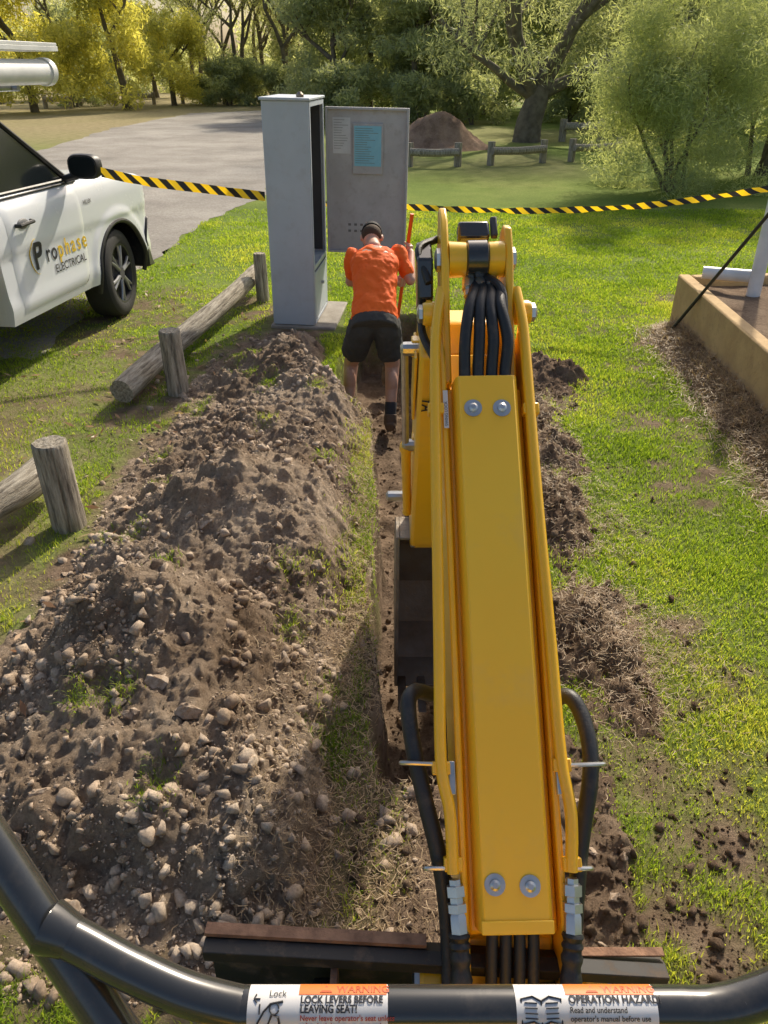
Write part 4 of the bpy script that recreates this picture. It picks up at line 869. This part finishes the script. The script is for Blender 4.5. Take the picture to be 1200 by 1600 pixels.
for k in range(4):
    mb=MB(); x=.06+.085*k; mb.prism([(2.46,-.34),(2.36,-.345),(2.24,-.335),(2.36,-.32),(2.46,-.315)],'x',x,x+.036); mb.build('tooth',STEEL,bk,bevel=.003)
for xa in(.10,.33):
    mb=MB(); mb.prism([(2.33,.44),(2.5,.44),(2.5,.62),(2.36,.62)],'x',xa,xa+.02); mb.build('hitch',BUC,bk,bevel=.006)
# blade
bl=D(320,1466,1.60); br=D(1040,1506,1.60); yy=(bl.y+br.y)/2
prof=[(0,0),(.03,-.02),(.03,-.09),(.025,-.18),(.01,-.27),(-.01,-.27),(.012,-.18),(.014,-.09),(.008,-.04),(-.03,-.035),(-.03,0)]
def blp(x,a,c): 
    t_=(x-bl.x)/(br.x-bl.x); p=bl.lerp(br,t_); return Vector((x,p.y+a,p.z+c))
mb=MB(); n=len(prof); mb.add([blp(bl.x,a,c) for a,c in prof]+[blp(br.x,a,c) for a,c in prof],[list(range(n)),[n+i for i in range(n)][::-1]]+[(i,(i+1)%n,n+(i+1)%n,n+i) for i in range(n)])
blade=mb.build('dozer_blade',BLKD,ex,smooth=20,bevel=.002)
mb=MB(); xx0,xx1=bl.x,bl.x+.48
mb.add([blp(x,a,c) for x in(xx0,xx1) for a,c in((.003,.002),(.034,-.012),(.032,.008),(.003,.014))],[(0,1,2,3),(7,6,5,4),(0,4,5,1),(1,5,6,2),(2,6,7,3),(3,7,4,0)]); mb.build('rusty_edge',RUST,blade)
mb=MB(); mb.box(blp(br.x-.11,.018,.002),(.22,.018,.006)); mb.build('rusty_corner',RUST,blade)
mb=MB(); mb.box(blp(bl.x+.28,-.04,-.10),(.015,.07,.12)); mb.build('blade_rib',RUST,blade,bevel=.002)
mb=MB(); mb.tube([blp(bl.x+.06,-.07,-.12),blp(bl.x+.11,-.07,-.12)],.010,12); mb.build('blade_pin',SIL,blade)
for x in(bl.x+.25,br.x-.25):
    mb=MB(); mb.prism([(0.0,.02),(.86,.02),(.88,.26),(.84,.30),(.0,.2)],'x',x-.02,x+.02); mb.build('blade_arm',BLKP,ex,bevel=.005)
mb=MB(); mb.box((.13,.55,.24),(.06,.42,.20)); mb.box((.41,.55,.24),(.06,.42,.20)); mb.lathe((.10,.70,.25),(.45,.70,.25),[(0,.05),(.04,.056),(.96,.056),(1,.05)],24); mb.box((.27,.38,.28),(.28,.2,.26)); swb=mb.build('swing_bracket',YEL,ex,bevel=.012)
for (pxa,pxb) in((655,692),(903,942)):
    a=D(pxa,1528,1.66); c=D(pxb,1528,1.66); mb=MB(); mb.lathe(a,c,[(0,.036),(.15,.042),(.85,.042),(1,.036)],18); mb.build('cylinder_mount',YEL,ex)
    e=a if pxa<700 else c; s_=-1 if pxa<700 else 1; mb=MB(); mb.lathe(e,e+Vector((.016*s_,0,0)),[(0,.022),(.7,.022),(1,.014)],6); mb.build('bracket_bolt',SIL,ex)
for x in(-.33,.55):
    mb=MB(); mb.prism([(-1.0,.17),(-.92,.04),(-.82,0.012),(.42,.012),(.52,.04),(.60,.17),(.52,.31),(.42,.34),(-.82,.34),(-.92,.31)],'x',x-.115,x+.115); mb.build('track',TYRE,ex,bevel=.02)
mb=MB(); mb.box((.11,-.35,.52),(.98,1.25,.10)); mb.box((.11,-.8,.78),(.98,.45,.42)); mb.build('upper_frame',YEL,ex,bevel=.02)
# guard rail
r0=.0198
c0=D(395,1575,.72); c1=D(1045,1579,.72); c1.y=c0.y; c1.z=c0.z
railp=[D(70,1445,.725),D(125,1472,.725),D(200,1512,.722),D(290,1552,.72),c0.lerp(c1,-.03),c0,c0.lerp(c1,.25),c0.lerp(c1,.5),c0.lerp(c1,.75),c1,D(1110,1575,.72),D(1170,1562,.72),D(1240,1532,.72),D(1330,1470,.72)]
mb=MB(); mb.tube(catmull(railp,8),r0,28); rail=mb.build('guard_rail',BLKP,ex)
mb=MB(); a=D(72,1446,.725);c=D(112,1466,.725); mb.lathe(a,c,[(0,r0+.006),(.3,r0+.005),(.75,r0+.002),(1,r0+.0006)],28); mb.build('rail_joint',BLKP,rail)
mb=MB(); mb.tube([D(-170,1085,.73),D(-60,1250,.73),D(45,1408,.73),D(210,1655,.73)],.0212,28); mb.build('rail_upright',BLKP,rail)
ax=Vector((1,0,0)); cc=c0.lerp(c1,.5); nn=(CAM-cc); nn.x=0; nn.normalize(); uu=ax.cross(nn)
if (uu.dot(Vector((0,st,ct))))<0: uu=-uu
def CY(x,y,e=.0006):
    f=y/r0; return Vector((x,c0.y,c0.z))+(nn*math.cos(f)+uu*math.sin(f))*(r0+e)
def patch(x0,x1,y0,y1,name,mat,par,e):
    mb=MB(); ny_=14; vs=[CY(x,y0+(y1-y0)*j/ny_,e) for j in range(ny_+1) for x in(x0,x1)]; mb.add(vs,[(2*j,2*j+1,2*j+3,2*j+2) for j in range(ny_)]); return mb.build(name,mat,par,smooth=80,recalc=False)
def PXm(px): return (px-600)/FP*.70
for (a,b_,ic,head,l1,l2,l3,l4) in [(385,606,'Lock','WARNING','LOCK LEVERS BEFORE','LEAVING SEAT!',"Never leave operator's seat unless",'safety lock levers are engaged'),(808,1030,'','WARNING','OPERATION HAZARD!','','Read and understand',"operator's manual before use")]:
    X0,X1=PXm(a),PXm(b_); xm=PXm(a+80)
    lb=patch(X0,X1,-.031,.0245,'warning_label',LABW,rail,.0005)
    patch(xm,X1-.001,.0108,.0240,'orange_band',ORA,rail,.0009)
    text_map(head,.0105,lambda x,y:CY(xm+.036+x,.0128+y,.0013),'label_text',ORD,rail,bold=.0002)
    mb=MB(); tri=[CY(xm+.020,.0125,.0013),CY(xm+.032,.0125,.0013),CY(xm+.026,.0210,.0013)]; mb.add(tri,[(0,1,2)]); mb.build('warning_triangle',ORD,rail,recalc=False,smooth=0)
    text_map(l1,.0086 if l2 else .0094,lambda x,y:CY(xm+.002+x*.93,.0036+y,.0013),'label_text',INK,rail,bold=.00028)
    if l2: text_map(l2,.0086,lambda x,y:CY(xm+.002+x*.93,-.0037+y,.0013),'label_text',INK,rail,bold=.00028)
    text_map(l3,.0066,lambda x,y:CY(xm+.002+x*.97,-.0100+y if l2 else -.0038+y,.0013),'label_text',RED if l2 else INK,rail,bold=.0001)
    text_map(l4,.0066,lambda x,y:CY(xm+.002+x*.97,-.0165+y if l2 else -.0105+y,.0013),'label_text',RED if l2 else INK,rail,bold=.0001)
    mb=MB()
    if ic:
        text_map('Lock',.0085,lambda x,y:CY(X0+.020+x,.0090+y,.0013),'label_text',INK,rail)
        def ln(pts,w=.0007): 
            mb.tube([CY(x,y-.001,.0012) for x,y in pts],w,5)
        ln([(X0+.006,.008),(X0+.012,.008)]); ln([(X0+.008,.012),(X0+.006,.008),(X0+.009,.005)]); ln([(X0+.01,-.012),(X0+.016,-.002),(X0+.022,.004),(X0+.034,.006)],.001); ln([(X0+.018,-.018),(X0+.024,-.004),(X0+.03,-.006),(X0+.032,-.016)],.0012); ln([(X0+.012,-.004),(X0+.012,.004)])
        ln([(X0+.026+.0045*math.cos(k*.6),.0005+.0045*math.sin(k*.6)) for k in range(11)])
    else:
        def ln(pts,w=.0009): mb.tube([CY(x,y-.001,.0012) for x,y in pts],w,5)
        for sx in(-1,1):
            xc=X0+.024; ln([(xc,.006),(xc+sx*.008,.010),(xc+sx*.019,.008),(xc+sx*.019,-.012),(xc+sx*.008,-.010),(xc,-.014)])
            for k in range(4): ln([(xc+sx*.004,.0045-.004*k),(xc+sx*.016,.0050-.004*k)],.0006)
        ln([(X0+.024,.006),(X0+.024,-.014)])
    mb.build('pictogram',INK,rail)
# ------------------------------------------------------------------ worker
pe=empty('person',(-.05,5.45,-.5)); tag(pe,'person in orange shirt, black cap and dark shorts bending over in the trench','person')
SKIN=PM('skin',(.62,.36,.25),.5,col2=(.55,.30,.20),scale=9)
SHIRT=PM('orange_shirt',(1.0,.16,.012),.75,col2=(1.0,.135,.008),scale=5,bump=.5,bscale=9)
SHORT=PM('dark_shorts',(.06,.057,.052),.85,bump=.5,bscale=25); CAPM=PM('black_cap',(.02,.02,.022),.8,bump=.3); HAIR=PM('brown_hair',(.07,.04,.02),.8,bump=.6,bscale=120); BOOT=PM('brown_boot',(.15,.10,.065),.75,bump=.4); SOCK=PM('dark_sock',(.05,.05,.055),.9,bump=.4,bscale=80)
tA=PY(644,334,6.02); tB=Vector((.04,6.25,-.42)); td=(tA-tB).normalized()
hipc=Vector((-.070,5.42,.425)); 
def capsule(mb,p,q,r0_,r1_,n=16):
    p,q=Vector(p),Vector(q); mb.tube([p.lerp(q,i/4) for i in range(5)],[r0_+(r1_-r0_)*i/4 for i in range(5)],n); mb.ell(p,r0_,n); mb.ell(q,r1_,n)
sR,eR,sL,eL=Vector((.105,5.83,.800)),Vector((.200,5.74,.615)),Vector((-.235,5.83,.775)),Vector((-.265,5.92,.56))
hR=tB+td*((.78-tB.z)/td.z); hL=tB+td*((.52-tB.z)/td.z)
wR=hR+Vector((.03,-.075,-.02)); wL=hL+Vector((-.07,-.05,0))
kR,aR=Vector((.065,5.58,.0)),Vector((.05,5.40,-.39)); kL,aL=Vector((-.26,5.62,.0)),Vector((-.29,5.46,-.38))
mb=MB()
bx_=Vector((1,0,0)); lean=Vector((0,.70,.714)).normalized(); dp=Vector((0,.714,-.70)).normalized()
tor=[(hipc-lean*.06,.15,.10),(hipc+lean*.05,.150,.105),(hipc+lean*.22,.135,.095),(hipc+lean*.38,.155,.11),(hipc+lean*.48,.16,.10),(hipc+lean*.55,.09,.07)]
mb.loft([(c_,bx_*a_,dp*b_) for c_,a_,b_ in tor])
capsule(mb,(-.075,5.84,.83),(-.095,5.95,.85),.055,.052)
hc=Vector((-.095,6.02,.875)); hrot=Matrix.Rotation(R(-66),3,'X')
mb.ell(hc,(.076,.098,.112),20,hrot)
mb.ell(hc+hrot@Vector((0,.03,-.07)),(.052,.062,.055),14,hrot)
mb.ell(hc+hrot@Vector((0,.10,-.025)),(.012,.018,.022),10,hrot)
for s_ in(-1,1): mb.ell(hc+hrot@Vector((s_*.080,-.005,-.02)),(.012,.022,.032),10,hrot)
mb.tube([hc+hrot@Vector((-.025,.088,-.062)),hc+hrot@Vector((.025,.088,-.062))],.008,8)
for s_,el,wr in((sR,eR,wR),(sL,eL,wL)):
    capsule(mb,s_,el,.048,.039); capsule(mb,el,wr,.041,.027)
HIPS=[((.02,5.43,.35),kR,aR),((-.160,5.43,.35),kL,aL)]
for hip_,kn,an in HIPS:
    capsule(mb,hip_,kn,.088,.058); capsule(mb,kn,an,.058,.037)
    m_=Vector(kn).lerp(Vector(an),.32)+Vector((0,-.018,0)); mb.ell(m_,(.050,.054,.11),14)
def hand(hc_,wr):
    d=(wr-hc_); d=(d-td*d.dot(td)).normalized(); e=td.cross(d)
    pal=hc_+d*.035
    capsule(mb,wr,pal+d*.01,.026,.024); 
    mb.loft([(pal+td*z,d*.016,e*.03) for z in(-.038,-.02,0,.02,.038)],14)
    for i,L in enumerate((.9,1.0,.95,.8)):
        o_=hc_+td*(.030-.020*i); pts_=[]
        for k in range(9):
            a=-.4+ (3.6*L)*k/8; pts_.append(o_+(d*math.cos(a)+e*math.sin(a))*(.0255))
        mb.tube(pts_,[.0095,.0095,.009,.0092,.0085,.0085,.008,.0075,.006],8)
    pts_=[hc_+td*.045+(d*math.cos(a)-e*math.sin(a))*.027 for a in(0.2,.8,1.4,2.0,2.5)]; mb.tube([pal-e*.015+td*.02]+pts_,[.013,.012,.011,.0105,.009,.007],8)
hand(hR,wR); hand(hL,wL)
body_=mb.build('body',SKIN,pe,smooth=0,recalc=False)
def remesh(o,v,it=3):
    m_=o.modifiers.new('r','REMESH'); m_.mode='VOXEL'; m_.voxel_size=v; m_.use_smooth_shade=True
    s_=o.modifiers.new('s','SMOOTH'); s_.iterations=it; s_.factor=.5
remesh(body_,.0055,3)
mb=MB(); tor=[(hipc-lean*.03,.175,.128),(hipc+lean*.08,.167,.124),(hipc+lean*.22,.160,.120),(hipc+lean*.34,.172,.124),(hipc+lean*.44,.186,.114),(hipc+lean*.52,.150,.09),(hipc+lean*.565,.07,.06)]
mb.loft([(c_,bx_*a_,dp*b_) for c_,a_,b_ in tor],24)
capsule(mb,sR,sR.lerp(eR,.66),.061,.058); capsule(mb,sL,sL.lerp(eL,.66),.061,.058)
sh=mb.build('shirt',SHIRT,pe,smooth=0,recalc=False); remesh(sh,.008,9)
tx=bpy.data.textures.new('folds','CLOUDS'); tx.noise_scale=.065; tx.noise_depth=2; dm=sh.modifiers.new('d','DISPLACE'); dm.texture=tx; dm.strength=.028; dm.texture_coords='LOCAL'; dm.mid_level=.5
mb=MB(); mb.loft([(hipc+lean*.03,bx_*.160,dp*.118),(hipc-lean*.04,bx_*.170,dp*.13),(hipc-lean*.10,bx_*.175,dp*.13)],20)
for hip_,kn,an in HIPS: 
    h_=Vector(hip_); mb.tube([h_,h_.lerp(kn,.35),h_.lerp(kn,.72)],[.108,.106,.102],18)
    mb.ell(h_,.108,16)
so_=mb.build('shorts',SHORT,pe,smooth=0,recalc=False); remesh(so_,.009,4)
dm=so_.modifiers.new('d','DISPLACE'); dm.texture=tx; dm.strength=.02; dm.texture_coords='LOCAL'; dm.mid_level=.5
mb=MB(); 
cr2=[]
for i in range(8):
    th_=math.pi/2*i/7; cr2.append((hc+hrot@Vector((0,-.003,.026+.094*math.sin(th_))),hrot@Vector((.080*math.cos(th_)+.002,0,0)),hrot@Vector((0,.101*math.cos(th_)+.002,0))))
mb.loft(cr2,22,2.05)
vis=[]
for k in range(9):
    a=math.pi*k/8; vis.append(hc+hrot@Vector((.068*math.cos(a),.075+.085*math.sin(a),.028-.018*math.sin(a))))
base=[hc+hrot@Vector((.068*math.cos(math.pi*k/8),.05+.02*math.sin(math.pi*k/8),.032)) for k in range(9)]
mb.add(vis+base,[(k,k+1,9+k+1,9+k) for k in range(8)]); mb.build('cap',CAPM,pe,smooth=50)
mb=MB(); mb.ell(hc+hrot@Vector((0,-.018,-.012)),(.079,.090,.075),18,hrot); mb.build('hair',HAIR,pe,smooth=60)
for kn,an in((kR,aR),(kL,aL)):
    kn=Vector(kn);an=Vector(an)
    mb=MB(); mb.tube([an.lerp(kn,.32),an.lerp(kn,.28),an],[.044,.047,.043],16); mb.build('sock',SOCK,pe)
    mb=MB(); f=an.copy(); z=an.z-.085
    mb.tube([an.lerp(kn,.10),an,an+Vector((0,.0,-.04))],[.050,.052,.052],16)
    mb.loft([((f.x,f.y-.065,z+.045),(.03,0,0),(0,0,.03)),((f.x,f.y-.04,z+.045),(.044,0,0),(0,0,.045)),((f.x,f.y+.03,z+.05),(.045,0,0),(0,0,.05)),((f.x,f.y+.11,z+.035),(.05,0,0),(0,0,.035)),((f.x,f.y+.19,z+.028),(.045,0,0),(0,0,.028)),((f.x,f.y+.215,z+.022),(.025,0,0),(0,0,.018))],18)
    b2=mb.build('boot',BOOT,pe,smooth=0,recalc=False); remesh(b2,.006,3)
tl=empty('digging_tool',tB); tag(tl,'orange handled digging tool held upright in front of the worker','digging tool')
mb=MB(); mb.tube([tB+td*.22,tB+td*.8,tA],[.014,.0145,.0155],14); mb.build('handle',PM('orange_fibreglass',(.95,.14,.01),.35),tl)
mb=MB(); mb.loft([(tB-td*.02,(.045,0,0),(0,.004,0)),(tB+td*.05,(.07,0,0),(0,.006,0)),(tB+td*.17,(.075,0,0),(0,.008,0)),(tB+td*.24,(.02,0,0),(0,.02,0)),(tB+td*.32,(.018,0,0),(0,.018,0))],16); mb.build('spade_head',STEEL,tl)
print('done')
